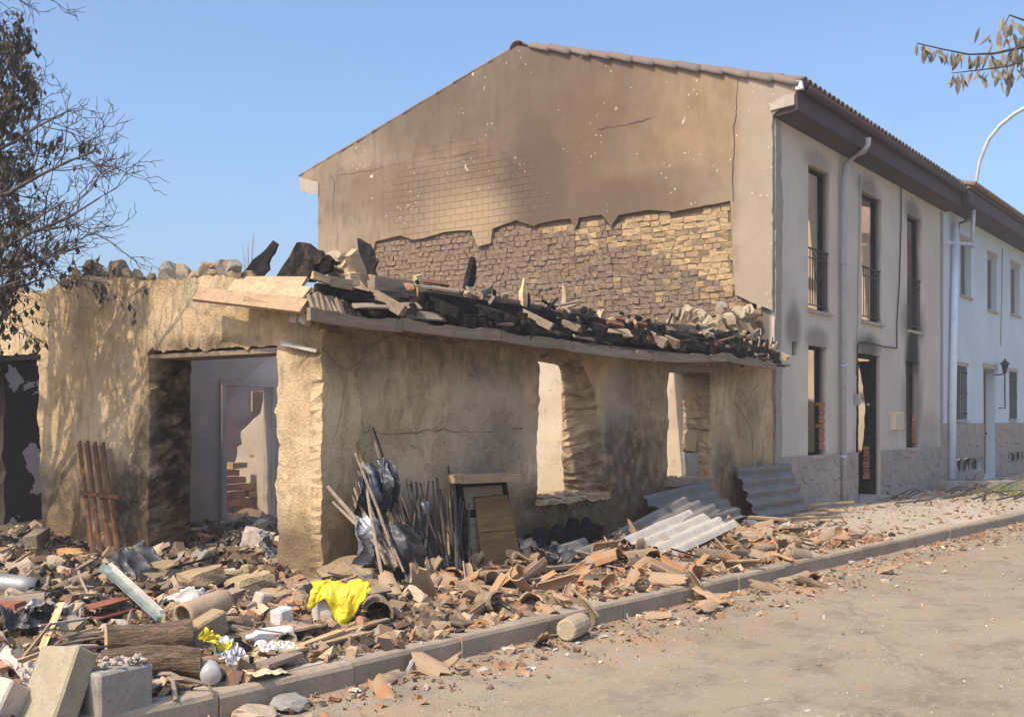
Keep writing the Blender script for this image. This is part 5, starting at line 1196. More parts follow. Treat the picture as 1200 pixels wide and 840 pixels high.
# --- stove pipe, clay pot, bottle, bucket (hollow, turned)
def turned(name, prof, a, ax, mat, label, cat, n=18):
    """profile of (along, radius) revolved about axis ax from a"""
    ax = Vector(ax).normalized(); y = Vector((.1, .3, .95)).cross(ax).normalized(); z = ax.cross(y); v = []
    for t, r in prof:
        for k in range(n): q = 2*PI*k/n; v.append(Vector(a)+ax*t+(y*math.cos(q)+z*math.sin(q))*r)
    m = MB(); m.add(v, [(i*n+k, i*n+(k+1) % n, (i+1)*n+(k+1) % n, (i+1)*n+k) for i in range(len(prof)-1) for k in range(n)])
    return solo(m, name, mat, label, cat, None, True)
p = on_heap(44, 704); turned('stove_pipe', [(0, .062), (0, .075), (.1, .078), (.25, .085), (.5, .082), (.6, .07), (.6, .06), (.1, .065)], p+Vector((0, 0, .1)), (-.62, .75, .1), 'burnt_steel', 'dented grey stove pipe end at the left edge', 'pipe')
p = on_heap(214, 746); pa = (.93, .1, .14)
turned('clay_pot', [(.02, .066), (0, .07), (0, .084), (.03, .09), (.06, .084), (.2, .086), (.36, .082), (.4, .06), (.4, .0), (.38, .0), (.36, .05), (.2, .07), (.03, .068)], p+Vector((0, 0, .13)), pa, 'clay_pot', 'clay drain pot lying on its side with open mouth', 'pot')
p = on_heap(288, 757); turned('plastic_bottle', [(0, .0), (0, .018), (.03, .02), (.05, .03), (.08, .05), (.24, .052), (.3, .05), (.31, .03), (.31, 0)], p+Vector((0, 0, .055)), (.8, -.55, .05), 'white_plastic', 'white plastic bottle lying before the clay pot', 'bottle')
p = on_heap(384, 731); turned('bucket', [(0, 0), (0, .105), (.02, .11), (.08, .112), (.1, .116), (.12, .112), (.22, .118), (.25, .126), (.25, .118), (.05, .1), (.04, 0)], p+Vector((0, 0, -.01)), (.03, 0, 1), 'fibre_pale', 'pale ribbed bucket under the yellow plastic', 'bucket')
BKT = p
p = on_heap(248, 805); turned('cable_roll', [(0, .0), (0, .045), (.02, .06), (.12, .062), (.16, .05), (.16, 0)], p+Vector((0, 0, .06)), (.5, .8, .1), 'grey_plastic', 'grey striped roll of netting beside the lower log', 'roll')

# --- sheets of plastic, cloth and paper
def crumple(name, c, sx, sy, amp, mat, label, cat, rot=(0, 0, 0), seed=0, fr=2.6, n=26, sag=0.0, thick=.003):
    rm = Euler(rot).to_matrix(); m = MB()
    def fn(u, v):
        p = Vector(((u-.5)*sx, (v-.5)*sy, 0)); q = Vector((u*fr, v*fr*sy/sx, seed*3.3))
        e = noise.noise_vector(q*.8)*amp*.8; r = (1-abs(noise.noise(q*1.3)))**2*amp*1.2; p += Vector((e.x, e.y, e.z+r-sag*((u-.5)**2+(v-.5)**2)*4))
        ed = min(u, 1-u, v, 1-v)
        if ed < .02: p += noise.noise_vector(q*4)*amp*.5
        return Vector(c)+rm @ p
    m.grid(fn, n, n, thick); return solo(m, name, mat, label, cat, None, False)
# yellow plastic draped over bucket and heap
m = MB(); ax = RGT*1; toward = Vector((-FWD.x, -FWD.y, 0)); org = on_heap(397, 733)+Vector((0, 0, .285))-FWD*.06
def drape(u, v):
    hang = .13+.17*math.exp(-((u-.62)/.17)**2)+.03*math.sin(u*17)
    s = v*(hang+.16)-.16; n = noise.noise_vector(Vector((u*5, v*4, 7)))*.03+noise.noise_vector(Vector((u*13, v*11, 3)))*.014
    x = ax*((u-.5)*.40+.03*math.sin(v*3)); fold = .03*math.sin(u*21+v*2)*max(0, s)/.2
    if s < 0: p = toward*(s*.9)+Vector((0, 0, -.05*s*s))
    else: p = toward*(.05*math.sin(min(s, .1)/.1*PI/2)+fold)+Vector((0, 0, -s))
    return org+x+p+n+Vector((0, 0, .012*math.sin(u*9)+.015*math.sin(u*PI)))+noise.noise_vector(Vector((u*18, v*15, 5)))*.004
m.grid(drape, 46, 34, .004); solo(m, 'yellow_plastic', 'yellow_plastic', 'bright yellow plastic sheet draped over the bucket at the corner', 'plastic sheet')
p = on_heap(400, 690); lone('soil_sack', ROCK['adobe_lump'][2], 'brown sack of earth slumped behind the yellow plastic', 'sack', p+Vector((.1, .05, .12)), (0, 0, .3), (.55, .35, .34))
p = on_heap(440, 690); lone('soil_sack', ROCK['rubble_stone'][1], 'dark brown sack slumped right of the yellow plastic', 'sack', p+Vector((0, .1, .08)), (0, 0, 1.3), (.3, .3, .3))
def bag(name, c, r, mat, label, seed, sc=(1, 1, 1), amp=.35):
    bm = bmesh.new(); bmesh.ops.create_icosphere(bm, subdivisions=4, radius=1)
    for v in bm.verts:
        q = v.co*1.8+Vector((seed, 0, 0)); d = 1+amp*noise.noise(q)+amp*.55*(1-abs(noise.noise(q*2.3)))**3-amp*.5*abs(noise.noise(q*3.9)); v.co = Vector((v.co.x*sc[0], v.co.y*sc[1], v.co.z*sc[2]))*d*r
    me = bpy.data.meshes.new(name); bm.to_mesh(me); bm.free(); me.materials.append(MAT[mat]); return lone(name, me, label, 'plastic bag', c)
def hanging(c, wpx, hpx, mat, label, seed, slant=0.0, depth_=.07):
    """plastic hanging in folds from the sticks: narrow where it is caught, wider and ragged below"""
    k = m_per_px(c); W, Hh = wpx*k*1.25, hpx*k; m = MB()
    def fn(u, v):
        wd = W*(.35+.65*math.sin(min(1, v*1.15+.12)*PI*.62))*(1+.12*noise.noise(Vector((v*4, seed, 0))))
        s = (u-.5)*wd; ed = .06*noise.noise(Vector((u*5, seed*2.1, 3))) if v > .9 else 0
        fold = depth_*(math.sin(u*11+v*2.2*math.sin(seed)+seed)*.6+noise.noise(Vector((u*4, v*2.3, seed)))*1.3+.18*noise.noise(Vector((u*14, v*10, seed))))
        return c+Vector((s+slant*v*W, -.05-fold-.10*math.sin(v*PI), Hh*(.5-v)-ed+.02*noise.noise(Vector((u*9, v*9, seed+4)))))
    m.grid(fn, 34, 30, .003); solo(m, 'plastic_bag', mat, label, 'plastic bag')
hanging(on_y(424, 574, 6.6), 46, 62, 'blue_black_plastic', 'blue-black plastic bag high in the pile of sticks', 1)
hanging(on_y(443, 566, 6.55), 18, 58, 'blue_black_plastic', 'narrow fold of blue-black plastic caught on the upright sticks', 5)
hanging(on_y(421, 632, 6.42), 44, 54, 'crinkled_foil', 'crinkled grey plastic bag low in the pile of sticks', 2, .15)
hanging(on_y(456, 648, 6.3), 50, 68, 'black_plastic', 'glossy dark plastic hanging below the sticks by the yellow sheet', 3, .2)
crumple('plastic_sheet', on_heap(165, 680)+Vector((0, 0, .12)), .46, .4, .05, 'black_plastic', 'dark glossy plastic sheet propped right of the rusty bars', 'plastic sheet', (.65, -.25, .3), 3)
crumple('crumpled_sheet', on_heap(312, 660)+Vector((0, 0, .10)), .2, .36, .05, 'crinkled_foil', 'crumpled white metal sheet beside the doorway pier', 'sheet', (1.1, .3, .5), 4)
crumple('white_sack', on_heap(220, 715)+Vector((0, 0, .10)), .36, .26, .07, 'paper', 'white sack lying over the clay pot', 'sack', (.2, -.1, .3), 5, sag=.05)
crumple('wrapper', on_heap(247, 775)+Vector((0, 0, .09)), .2, .16, .06, 'yellow_plastic', 'small yellow wrapper beside the lower log', 'wrapper', (.5, .3, .4), 6)
crumple('wrapper', on_heap(266, 778)+Vector((0, 0, .06)), .16, .2, .05, 'white_plastic', 'white wrapper right of the small yellow one', 'wrapper', (.7, -.2, .2), 7)
crumple('plastic_tray', on_heap(325, 770)+Vector((0, 0, .05)), .26, .14, .025, 'paper', 'white ridged plastic tray near the kerb', 'tray', (.2, .1, -.4), 8, 9)
crumple('wrapper', on_heap(66, 776)+Vector((0, 0, .07)), .14, .05, .03, 'red_plastic', 'red and white scrap among the twigs above the concrete block', 'wrapper', (.4, 0, .3), 9)
crumple('plastic_bag', on_heap(100, 822)+Vector((0, 0, .05)), .12, .1, .04, 'crinkled_foil', 'clear plastic scrap between the two blocks', 'plastic bag', (.8, .3, .2), 10)
crumple('plastic_bag', on_heap(30, 815)+Vector((0, 0, .10)), .34, .22, .08, 'plaster_lump', 'pinkish plastic film behind the tilted concrete block', 'plastic bag', (.3, .2, .2), 12)
crumple('dark_rag', on_heap(30, 748)+Vector((0, 0, .08)), .4, .3, .09, 'black_plastic', 'dark rag in the heap at the left edge', 'rag', (.3, .1, .3), 13)
crumple('dark_rag', on_heap(60, 735)+Vector((0, 0, .06)), .3, .3, .08, 'grey_plastic', 'grey rag beside the dark one in the heap', 'rag', (.2, .2, .9), 14)
crumple('dark_rag', on_heap(640, 668)+Vector((0, 0, .1)), .7, .35, .12, 'black_plastic', 'black plastic sheet under the first window', 'plastic sheet', (.4, .1, 0), 15)
crumple('foam_mat', on_heap(320, 796)+Vector((0, .05, .03)), .3, .12, .015, 'ivory_box', 'yellowish foam strip along the kerb edge', 'foam', (.1, .1, .1), 16)
# bluish window frame fallen from the wall
a, b = on_heap(126, 690)+Vector((0, 0, .16)), on_heap(190, 736)+Vector((0, 0, .07)); fr_ = thing('fallen_frame', 'sea-green painted window rail slanting down the heap', 'window frame', tuple((a+b)/2))
MB().bar(a, b, .075, .03, jit=.006).build('rail', 'sea_glass', fr_); MB().bar(a+Vector((.06, .05, .02)), b+Vector((.04, .05, .02)), .03, .05, jit=.004).build('bead', 'fibre_pale', fr_); MB().box(a, (.1, .1, .06), Euler((.4, .2, .7)).to_matrix(), .01).build('joint', 'sea_glass', fr_)
# --- rusty bars leaning on the end wall
gr = thing('rusty_grille', 'rusty flat iron bars leaning on the end wall beside the garage opening', 'grille', tuple(on_x(120, 672, LX-.4)))
for x0, y0, x1, y1 in [(93, 518, 112, 676), (102, 518, 121, 674), (111, 519, 131, 672), (120, 520, 141, 668)]:
    MB().bar(on_x(x0, y0, LX-.06), on_x(x1, y1, LX-.42), .068, .02, (1, 0, .3), .003).build('bar', 'rust', gr, center=True)
MB().bar(on_x(94, 577, LX-.23), on_x(141, 583, LX-.24), .03, .035, (0, 0, 1), .003).build('crossbar', 'rust', gr, center=True)
# --- timber lying about
def plank(px0, py0, px1, py1, w, t, mat, label, name='plank', lift=.04, cat='plank', group=None, lift2=None, tilt=0):
    a, b = on_heap(px0, py0)+Vector((0, 0, lift)), on_heap(px1, py1)+Vector((0, 0, lift if lift2 is None else lift2)); m = MB()
    m.bar((0, 0, 0), ((b-a).length, 0, 0), w, t, jit=min(.008, t*.25)); o = m.build(name, mat, None); o.location = a; o.rotation_euler = (b-a).to_track_quat('X', 'Z').to_euler(); o.rotation_euler.rotate_axis('X', tilt); tag(o, label, cat, group); return o
plank(330, 775, 432, 748, .10, .02, 'old_board', 'light board lying in the crumbs left of the kerb bend', lift=.05)
plank(352, 770, 400, 752, .06, .02, 'pale_split', 'short pale batten beside the light board', lift=.07)
plank(378, 758, 452, 735, .07, .02, 'old_board', 'tan board end below the bucket', lift=.06)
plank(308, 790, 350, 775, .09, .03, 'stick_wood', 'grey brown board end at the kerb edge', lift=.05)
plank(40, 790, 72, 735, .045, .02, 'pale_split', 'pale lath slanting up the heap left of the logs', lift=.05, lift2=.16)
plank(72, 742, 92, 728, .09, .04, 'old_board', 'pale board stub above the thin sticks', lift=.1)
plank(10, 800, 75, 775, .05, .02, 'old_board', 'tan splintered lath near the left edge', lift=.1)
plank(60, 640, 30, 668, .05, .03, 'grey_timber', 'grey timber leaning in the left opening', lift=.15, lift2=.02)
plank(35, 660, 52, 645, .12, .08, 'grey_timber', 'broken grey timber block at the left opening', lift=.2)
plank(98, 735, 148, 722, .16, .012, 'red_timber', 'reddish brown panel scrap left of the sea-green rail', lift=.05)
plank(100, 728, 146, 715, .15, .012, 'red_timber', 'reddish brown panel scrap just above the other', lift=.09)
plank(0, 730, 14, 722, .2, .03, 'red_timber', 'dark red board at the left edge', lift=.1)
plank(560, 680, 690, 668, .16, .03, 'grey_timber', 'grey board lying below the leaning brown panel', lift=.06)
for k, (a_, b_, c_, d_, w_, mt, lab) in enumerate([(885, 604, 975, 612, .09, 'pale_split', 'pale yellow batten on the pavement before the house corner'), (880, 612, 965, 606, .13, 'old_board', 'wide tan plank crossing the pale battens'), (905, 600, 990, 606, .06, 'pale_split', 'thin pale lath nearest the grey front'), (925, 618, 985, 616, .1, 'grey_timber', 'grey plank stub by the pale battens'),
                                                (878, 618, 925, 622, .1, 'old_board', 'short tan board left of the battens'), (950, 604, 1000, 600, .05, 'old_board', 'narrow lath at the end of the battens')]):
    plank(a_, b_, c_, d_, w_, .03, mt, lab, lift=.05+.025*k)
plank(600, 765, 700, 720, .001, .001, 'old_board', 'x') if False else None
rs2 = random.Random(21); ST = []
for k in range(26):                                     # thin sticks left of the logs
    x0 = rs2.uniform(35, 80); y0 = rs2.uniform(752, 792); plank(x0, y0, x0+rs2.uniform(35, 60), y0-rs2.uniform(-4, 9), rs2.uniform(.008, .02), rs2.uniform(.008, .016), rs2.choice(['stick_wood', 'dark_stick', 'stick_wood', 'fibre_pale']), 'thin dry stick in the bundle left of the two logs', 'stick', rs2.uniform(.02, .14), 'stick', 'thin sticks left of the logs')
for k in range(60):
    x, y = rs2.uniform(2.9, 6.4), rs2.uniform(5.2, 10); 
    if y < kerby(x)+.15 or busy(x, y) or not seen(x, y): continue
    L = rs2.uniform(.15, .6); t = rs2.uniform(0, PI); o = MB().bar((0, 0, 0), (L, 0, 0), rs2.uniform(.01, .04), rs2.uniform(.01, .025), jit=.003).build('stick', rs2.choice(['stick_wood', 'old_board', 'charred', 'stick_wood', 'pale_split'])); o.location = (x, y, heap(x, y)+rs2.uniform(.02, .1)); o.rotation_euler = (0, rs2.uniform(-.35, .2), t)
    tag(o, 'loose stick or lath tangled in the heap before the end wall', 'stick', 'loose sticks in the heap')
for k in range(34):
    x = rs2.uniform(6.6, 13.5); y = kerby(x)+rs2.uniform(.1, 1.9); L = rs2.uniform(.15, .5); o = MB().bar((0, 0, 0), (L, 0, 0), rs2.uniform(.015, .05), .015, jit=.003).build('stick', rs2.choice(['stick_wood', 'old_board', 'charred', 'grey_timber'])); o.location = (x, y, heap(x, y)+rs2.uniform(.03, .1)); o.rotation_euler = (0, rs2.uniform(-.3, .2), rs2.uniform(0, PI))
    tag(o, 'loose lath among the fallen tiles on the pavement', 'stick', 'laths among the tiles')
for k, pts in enumerate([[(206, 842), (203, 815), (196, 803), (190, 795)], [(196, 806), (215, 812), (245, 812), (250, 822)], [(180, 800), (200, 806), (222, 810)], [(90, 668), (95, 690), (105, 705)], [(50, 655), (57, 690), (50, 712)], [(0, 752), (30, 748), (60, 753), (80, 765)], [(115, 752), (80, 757), (55, 775)], [(478, 795), (484, 788), (492, 782), (494, 775)], [(148, 748), (152, 735), (154, 722)], [(225, 712), (250, 704), (275, 697), (300, 694)]]):
    q = [on_heap(*e)+Vector((0, 0, .05+.03*(i % 2))) for i, e in enumerate(pts)]; solo(MB().tube(q, [.016-.003*i for i in range(len(q))], 6), 'twig', 'stick_wood' if k != 7 else 'grey_plastic', ['pale forked twig hanging over the kerb at lower left', 'white twig lying along the kerb top', 'bent twig before the lower log', 'thin bent twig by the orange lumps', 'dark twig at the mouth of the stove pipe', 'long pale twig at the left edge', 'pale twig over the thin sticks', 'curl of wire standing at the foot of the kerb', 'short upright twig behind the dark log', 'thin branch lying across the white sack'][k], 'twig')
# --- sticks, canes and laths leaning on the street wall
SG = 'sticks leaning on the street wall'
def lean(x0, y0, Y0, x1, y1, Y1, r, mat, label, group=None, flat=False):
    a, b = on_y(x0, y0, Y0), on_y(x1, y1, Y1); m = MB()
    if flat: m.bar(a, b, r*4, r*1.2, (0, 1, 0), .006)
    else: mid = a.lerp(b, .5)+Vector((R.uniform(-.03, .03), R.uniform(-.02, .02), 0)); m.tube([a, a.lerp(mid, .5), mid, mid.lerp(b, .5), b], [r, r*.97, r*.92, r*.85, r*.7], 7)
    solo(m, 'stick' if not flat else 'lath', mat, label, 'stick', group)
lean(465, 664, 6.05, 384, 570, 6.72, .022, 'stick_wood', 'long pale cane slanting left to the corner pier')
lean(452, 648, 6.1, 390, 588, 6.7, .016, 'stick_wood', 'thinner cane just under the long pale one')
lean(480, 650, 6.3, 423, 576, 6.72, .022, 'stick_wood', 'crooked branch right of the long pale cane')
lean(476, 690, 6.2, 455, 588, 6.7, .02, 'old_board', 'wide tan lath standing in front of the sticks', None, True)
lean(496, 692, 5.95, 484, 660, 6.1, .022, 'old_board', 'broad tan board end at the foot of the sticks', None, True)
lean(505, 682, 6.1, 498, 650, 6.3, .014, 'pale_split', 'short pale lath at the foot of the dark sticks', None, True)
lean(445, 700, 6.0, 405, 655, 6.3, .014, 'stick_wood', 'pale branch sloping down behind the yellow sheet')
lean(470, 600, 6.5, 437, 500, 6.78, .012, 'dark_stick', 'tallest dark stick against the street wall')
lean(458, 600, 6.5, 433, 497, 6.78, .012, 'stick_wood', 'tall thin stick left of the tallest dark one')
lean(430, 575, 6.6, 418, 517, 6.78, .014, 'panel_wood', 'short brown stick above the blue-black plastic')
lean(545, 672, 6.3, 525, 546, 6.78, .014, 'dark_stick', 'tall dark rod left of the leaning frame')
for k in range(50):
    x0 = rs2.uniform(462, 552); lean(x0, rs2.uniform(660, 684), rs2.uniform(6.1, 6.45), x0-rs2.uniform(-12, 32), rs2.uniform(560, 640), rs2.uniform(6.62, 6.79), rs2.uniform(.007, .015), rs2.choice(['dark_stick', 'dark_stick', 'stick_wood', 'iron']), 'dark thin stick in the bundle left of the leaning panel', SG)
for k in range(12):
    x0 = rs2.uniform(432, 480); lean(x0+rs2.uniform(5, 25), rs2.uniform(655, 690), rs2.uniform(5.9, 6.15), x0-rs2.uniform(10, 35), rs2.uniform(530, 600), rs2.uniform(6.5, 6.7), rs2.uniform(.008, .016), rs2.choice(['dark_stick', 'stick_wood', 'stick_wood']), 'x', 'sticks tangled with the bags')
for k in range(16):
    x0 = rs2.uniform(425, 475); lean(x0+rs2.uniform(0, 25), rs2.uniform(630, 670), rs2.uniform(6.2, 6.5), x0-rs2.uniform(5, 30), rs2.uniform(535, 600), rs2.uniform(6.68, 6.79), rs2.uniform(.008, .016), rs2.choice(['dark_stick', 'stick_wood', 'stick_wood']), 'weathered stick tangled with the plastic bags at the pier', 'sticks tangled with the bags')
c0 = on_y(811, 562, FY+.3); turned('grey_drum', [(0, 0), (0, .13), (.02, .14), (.2, .135), (.38, .14), (.4, .13), (.4, 0)], c0-Vector((0, 0, .02)), (.02, .02, 1), 'grey_concrete', 'grey drum standing inside the second window', 'drum')
lone('mud_brick', ROCK['adobe_lump'][5], 'tan broken mud brick on top of the grey drum', 'mud brick', c0+Vector((.03, .02, .52)), (.1, .2, .3), (.24, .2, .42))
c0 = on_y(499, 600, 6.6); turned('white_funnel', [(0, .012), (.1, .02), (.18, .045), (.24, .05), (.24, .044), (.16, .036)], c0-Vector((.04, 0, .14)), (.12, .03, 1), 'crinkled_foil', 'pale plastic neck of a tool standing among the dark sticks', 'tool')
# leaning frame, brown panel and shelf board
fr_ = thing('cupboard_carcass', 'dark wooden frame with grey panel leaning on the street wall', 'frame', tuple(on_y(565, 668, 6.4)))
T0, T1, B0, B1 = on_y(537, 566, 6.74), on_y(590, 564, 6.74), on_y(552, 672, 6.42), on_y(606, 666, 6.42)
for a, b in ((T0, B0), (T1, B1), (T0, T1), (T0.lerp(B0, .35), T1.lerp(B1, .35)), (B0, B1)): MB().bar(a, b, .07, .04, (0, 1, 0), .004).build('rail', 'charred', fr_, center=True)
m = MB(); m.add([T0, T1, B1, B0]+[q+Vector((0, .015, .004)) for q in (T0, T1, B1, B0)], [(0, 1, 2, 3), (4, 7, 6, 5), (0, 4, 5, 1), (1, 5, 6, 2), (2, 6, 7, 3), (3, 7, 4, 0)]); m.build('infill', 'grey_timber', fr_)
q = [on_y(557, 583, 6.66), on_y(595, 580, 6.66), on_y(613, 664, 6.3), on_y(569, 670, 6.3)]
m = MB(); th = Vector((0, .022, .008)); mid0, mid1 = q[0].lerp(q[3], .49), q[1].lerp(q[2], .49)
pn = thing('wooden_board', 'brown cupboard panel leaning in front of the dark frame', 'panel', tuple(q[3]))
for A in ((q[0], q[1], mid1-Vector((0, 0, -.008)), mid0-Vector((0, 0, -.008))), (mid0, mid1, q[2], q[3])):
    m = MB(); m.add(list(A)+[e+th for e in A], [(0, 1, 2, 3), (4, 7, 6, 5), (0, 4, 5, 1), (1, 5, 6, 2), (2, 6, 7, 3), (3, 7, 4, 0)]); m.build('panel_half', 'panel_wood', pn, center=True)
solo(MB().bar(on_y(534, 561, 6.62), on_y(609, 558, 6.62), .2, .085, (0, 0, 1), .006), 'shelf_board', 'old_board', 'pale thick board resting on top of the leaning frame', 'board')
# --- corrugated fibre-cement sheets
def corrugated(name, o, eu, ev, mat, label, pitch=.177, amp=.028, nwave=None, seed=0, group=None):
    """o corner, eu along the ridges, ev across them"""
    o, eu, ev = Vector(o), Vector(eu), Vector(ev); n = eu.cross(ev).normalized()
    if n.dot(Vector((-.4, -.5, .8))) < 0: n = -n
    W = ev.length; k = max(8, int(W/pitch*10)); m = MB(); rr = random.Random(seed); e = [rr.uniform(-.02, .02) for _ in range(200)]
    m.grid(lambda u, v: o+eu*(u+(e[int(v*k)]*(.6 if u < .01 or u > .99 else 0)))+ev*v+n*(amp*math.sin(2*PI*v*W/pitch)+.012*noise.noise(Vector((u*3, v*3, seed)))), 10, k, .008)
    return solo(m, name, mat, label, 'roof sheet', group)
a = on_y(862, 548, 6.74); b = on_y(926, 541, 6.74); c = on_y(862, 604, 6.45)
corrugated('corrugated_sheet', a, (1.95, 0, 0), (0, -.34, -(a.z-.2)), 'fibre_cement_shaded', 'grey corrugated roof sheet leaning on the wall at the house corner', seed=1)
a = on_y(752, 582, 6.66); corrugated('corrugated_sheet', a, (1.75, .03, .1), (.12, -.55, -.45), 'fibre_cement_shaded', 'grey corrugated roof sheet leaning under the second window', seed=2)
a = on_y(712, 628, 6.4); corrugated('corrugated_sheet', a, (1.55, -.1, .34), (.25, -.42, -.13), 'fibre_cement_shaded', 'broken grey corrugated sheet lying over the charred heap', seed=3)
a = on_y(727, 632, 6.12); corrugated('corrugated_sheet', a, (1.55, .0, .2), (.1, -.62, -.13), 'fibre_pale', 'pale broken corrugated sheet lying lowest on the tiles', seed=4)
a = on_heap(640, 672); corrugated('corrugated_sheet', a+Vector((.2, .3, .14)), (1.0, .1, .05), (.1, -.25, -.06), 'fibre_cement_shaded', 'narrow grey corrugated scrap left of the pale sheet', seed=5)
p = on_heap(700, 712); plank(620, 690, 690, 682, .05, .02, 'grey_timber', 'thin grey lath under the corrugated scrap', lift=.08)
# pavement end: slab edge and bed of grass before the white house
sl = thing('kerb_slab', 'pale stone edging slabs lying before the white house', 'edging', tuple(on_z(1145, 574, PAV)))
for x0, x1 in ((1104, 1140), (1141, 1162), (1163, 1188)):
    a, b = on_z(x0, 575, PAV), on_z(x1, 573.5, PAV); MB().bar(a+Vector((0, 0, .1)), b+Vector((0, 0, .1)), .3, .2, jit=.012).build('slab', 'grey_concrete', sl, center=True)
rg = random.Random(4); gm = MB()
gc = on_z(1200, 582, PAV)
for k in range(900):
    x, y = gc.x+rg.uniform(-.45, 5), gc.y+rg.uniform(-.9, .9); h = rg.uniform(.08, .3); d = Vector((rg.gauss(0, .09), rg.gauss(0, .09), h)); s = Vector((rg.uniform(-.012, .012), rg.uniform(-.012, .012), 0)); p = Vector((x, y, PAV)); gm.add([p-s, p+s, p+d], [(0, 1, 2)])
tag(gm.build('grass_tuft', 'grass_green'), 'green grass growing by the pale edging at the right edge', 'grass', None, 'stuff')
rc = random.Random(8)
for k in range(34):                                    # burnt twigs swept along the far pavement
    p = on_z(rc.uniform(1035, 1195), rc.uniform(566, 590), PAV+.05); L = rc.uniform(.4, 1.6); t = rc.gauss(0, .3); m = MB().tube([(0, 0, 0), (L*.5, rc.uniform(-.1, .1), rc.uniform(0, .12)), (L, rc.uniform(-.2, .2), rc.uniform(0, .2))], [.02, .015, .006], 5)
    o = m.build('branch', 'dark_stick'); o.location = p; o.rotation_euler = (0, 0, t); tag(o, 'dark fallen branch lying before the white house', 'branch', 'fallen branches before the white house')

# ================================================================== STREET LAMP
Q = on_y(1140, 286, 6.4); sl = thing('street_lamp', 'galvanised swan-neck street lamp on a wall bracket at the white house', 'street lamp', tuple(Q))
arm = [Q+Vector((0, 0, -.1)), Q+Vector((0, 0, .4))]+[on_x(x, y, Q.x) for x, y in [(1140.5, 262), (1141, 240), (1143, 215), (1148, 188), (1158, 164), (1172, 147), (1188, 134), (1204, 125), (1222, 120)]]
MB().tube(arm, .045, 10).build('arm', 'galvanised', sl, True)
tip = arm[-1]; MB().tube([tip+Vector((0, .05, 0)), tip+Vector((0, -.1, .0)), tip+Vector((0, -.5, .02)), tip+Vector((0, -.62, 0))], [.05, .09, .11, .05], 10).build('lamp_head', 'galvanised', sl, True)
for (x0, y0) in ((1104, 284), (1123, 262)):
    a = on_y(x0, y0, 6.8); b = Vector((Q.x, 6.4, a.z if y0 < 270 else Q.z)); MB().bar(a, b, .05, .06).build('bracket', 'galvanised', sl)
w1_ = on_y(1122, 300, 6.8); MB().tube([on_y(1133, 258, 6.5), on_y(1124, 262, 6.7), on_y(1121, 300, 6.78), on_y(1118, 400, 6.8)], .016, 6).build('lamp_cable', 'cable_black', sl)

# ================================================================== TREES
class Tree:
    def __init__(s, seed): s.r = random.Random(seed); s.wood = MB(); s.twig = MB(); s.leaf = MB()
    def path(s, a, b, wob, n=8, droop=0.0):
        L = (b-a).length; out = []; ph = s.r.uniform(0, 50)
        for i in range(n+1):
            t = i/n; e = noise.noise_vector(Vector((t*2.6+ph, ph*.7, 3)))*wob*L*math.sin(PI*min(1, t*1.2)) if t < .83 else noise.noise_vector(Vector((t*2.6+ph, ph*.7, 3)))*wob*L*.4
            out.append(a.lerp(b, t)+e*1.0+Vector((0, 0, -droop*t*t*L)))
        return out
    def branch(s, a, b, r0, r1, lev, wob=.14, n=8, leaves=0.0, dens=1.0):
        p = s.path(a, b, wob, n); k = len(p)-1
        (s.wood if lev == 0 else s.twig).tube(p, [r0+(r1-r0)*i/k for i in range(k+1)], 8 if lev == 0 else (5 if lev == 1 else 3))
        L = (b-a).length; d0 = (b-a).normalized()
        if lev < 3:
            cnt = int((7, 6, 4)[lev]*dens*(.6+.5*L))
            for _ in range(cnt):
                t = s.r.uniform(.25, 1); i = min(k-1, int(t*k)); q = p[i].lerp(p[i+1], t*k-i); d = (p[i+1]-p[i]).normalized()
                side = Vector((s.r.gauss(0, 1), s.r.gauss(0, 1), s.r.gauss(.25, .8))); side = (side-d*side.dot(d)).normalized()
                e = (d*s.r.uniform(.5, 1.0)+side*s.r.uniform(.45, .95)).normalized(); l = L*s.r.uniform(.22, .5)*(1.1-.5*t); l = max(.12, min(l, .75))
                s.branch(q, q+e*l, max(.0035, (r0+(r1-r0)*t)*.55), .0022, lev+1, .16, 5, leaves, dens)
        if leaves and lev >= 1:
            for _ in range(int(leaves*L*10)):
                i = s.r.randrange(k); s.hang(p[i].lerp(p[i+1], s.r.random()))
    def hang(s, p, L=None):
        L = L or s.r.uniform(.045, .09); w = L*s.r.uniform(.22, .38); t = s.r.uniform(0, 6.3); u = Vector((math.cos(t), math.sin(t), 0)); v = Vector((-u.y, u.x, 0))*w*.6
        d = Vector((s.r.gauss(0, .25), s.r.gauss(0, .25), -1)).normalized()*L; s.leaf.add([p, p+d*.45+u*w+v*.5, p+d, p+d*.45-u*w+v*.5, p+d*.5-v*.3], [(0, 1, 4), (1, 2, 4), (2, 3, 4), (3, 0, 4)])
    def finish(s, name, label, base):
        root = thing(name, label, 'tree', base); s.wood.build('trunk', 'grey_trunk', root, True)
        tag(s.twig.build('branches', 'twig_bark', root), None, None, None, 'stuff')
        if s.leaf.v: tag(s.leaf.build('crown', 'dead_leaf', root), None, None, None, 'stuff')
        return root
T = Tree(6); tb = Vector((4.3, 11.6, .1)); D0 = 10.3
trunk = [tb, tb+Vector((.05, -.1, 1.1)), tb+Vector((.18, -.22, 2.1)), tb+Vector((.25, -.35, 3.0)), tb+Vector((.2, -.5, 4.2)), tb+Vector((.3, -.6, 5.6)), tb+Vector((.4, -.7, 6.8))]
T.wood.tube(trunk, [.17, .14, .125, .10, .07, .045, .015], 12)
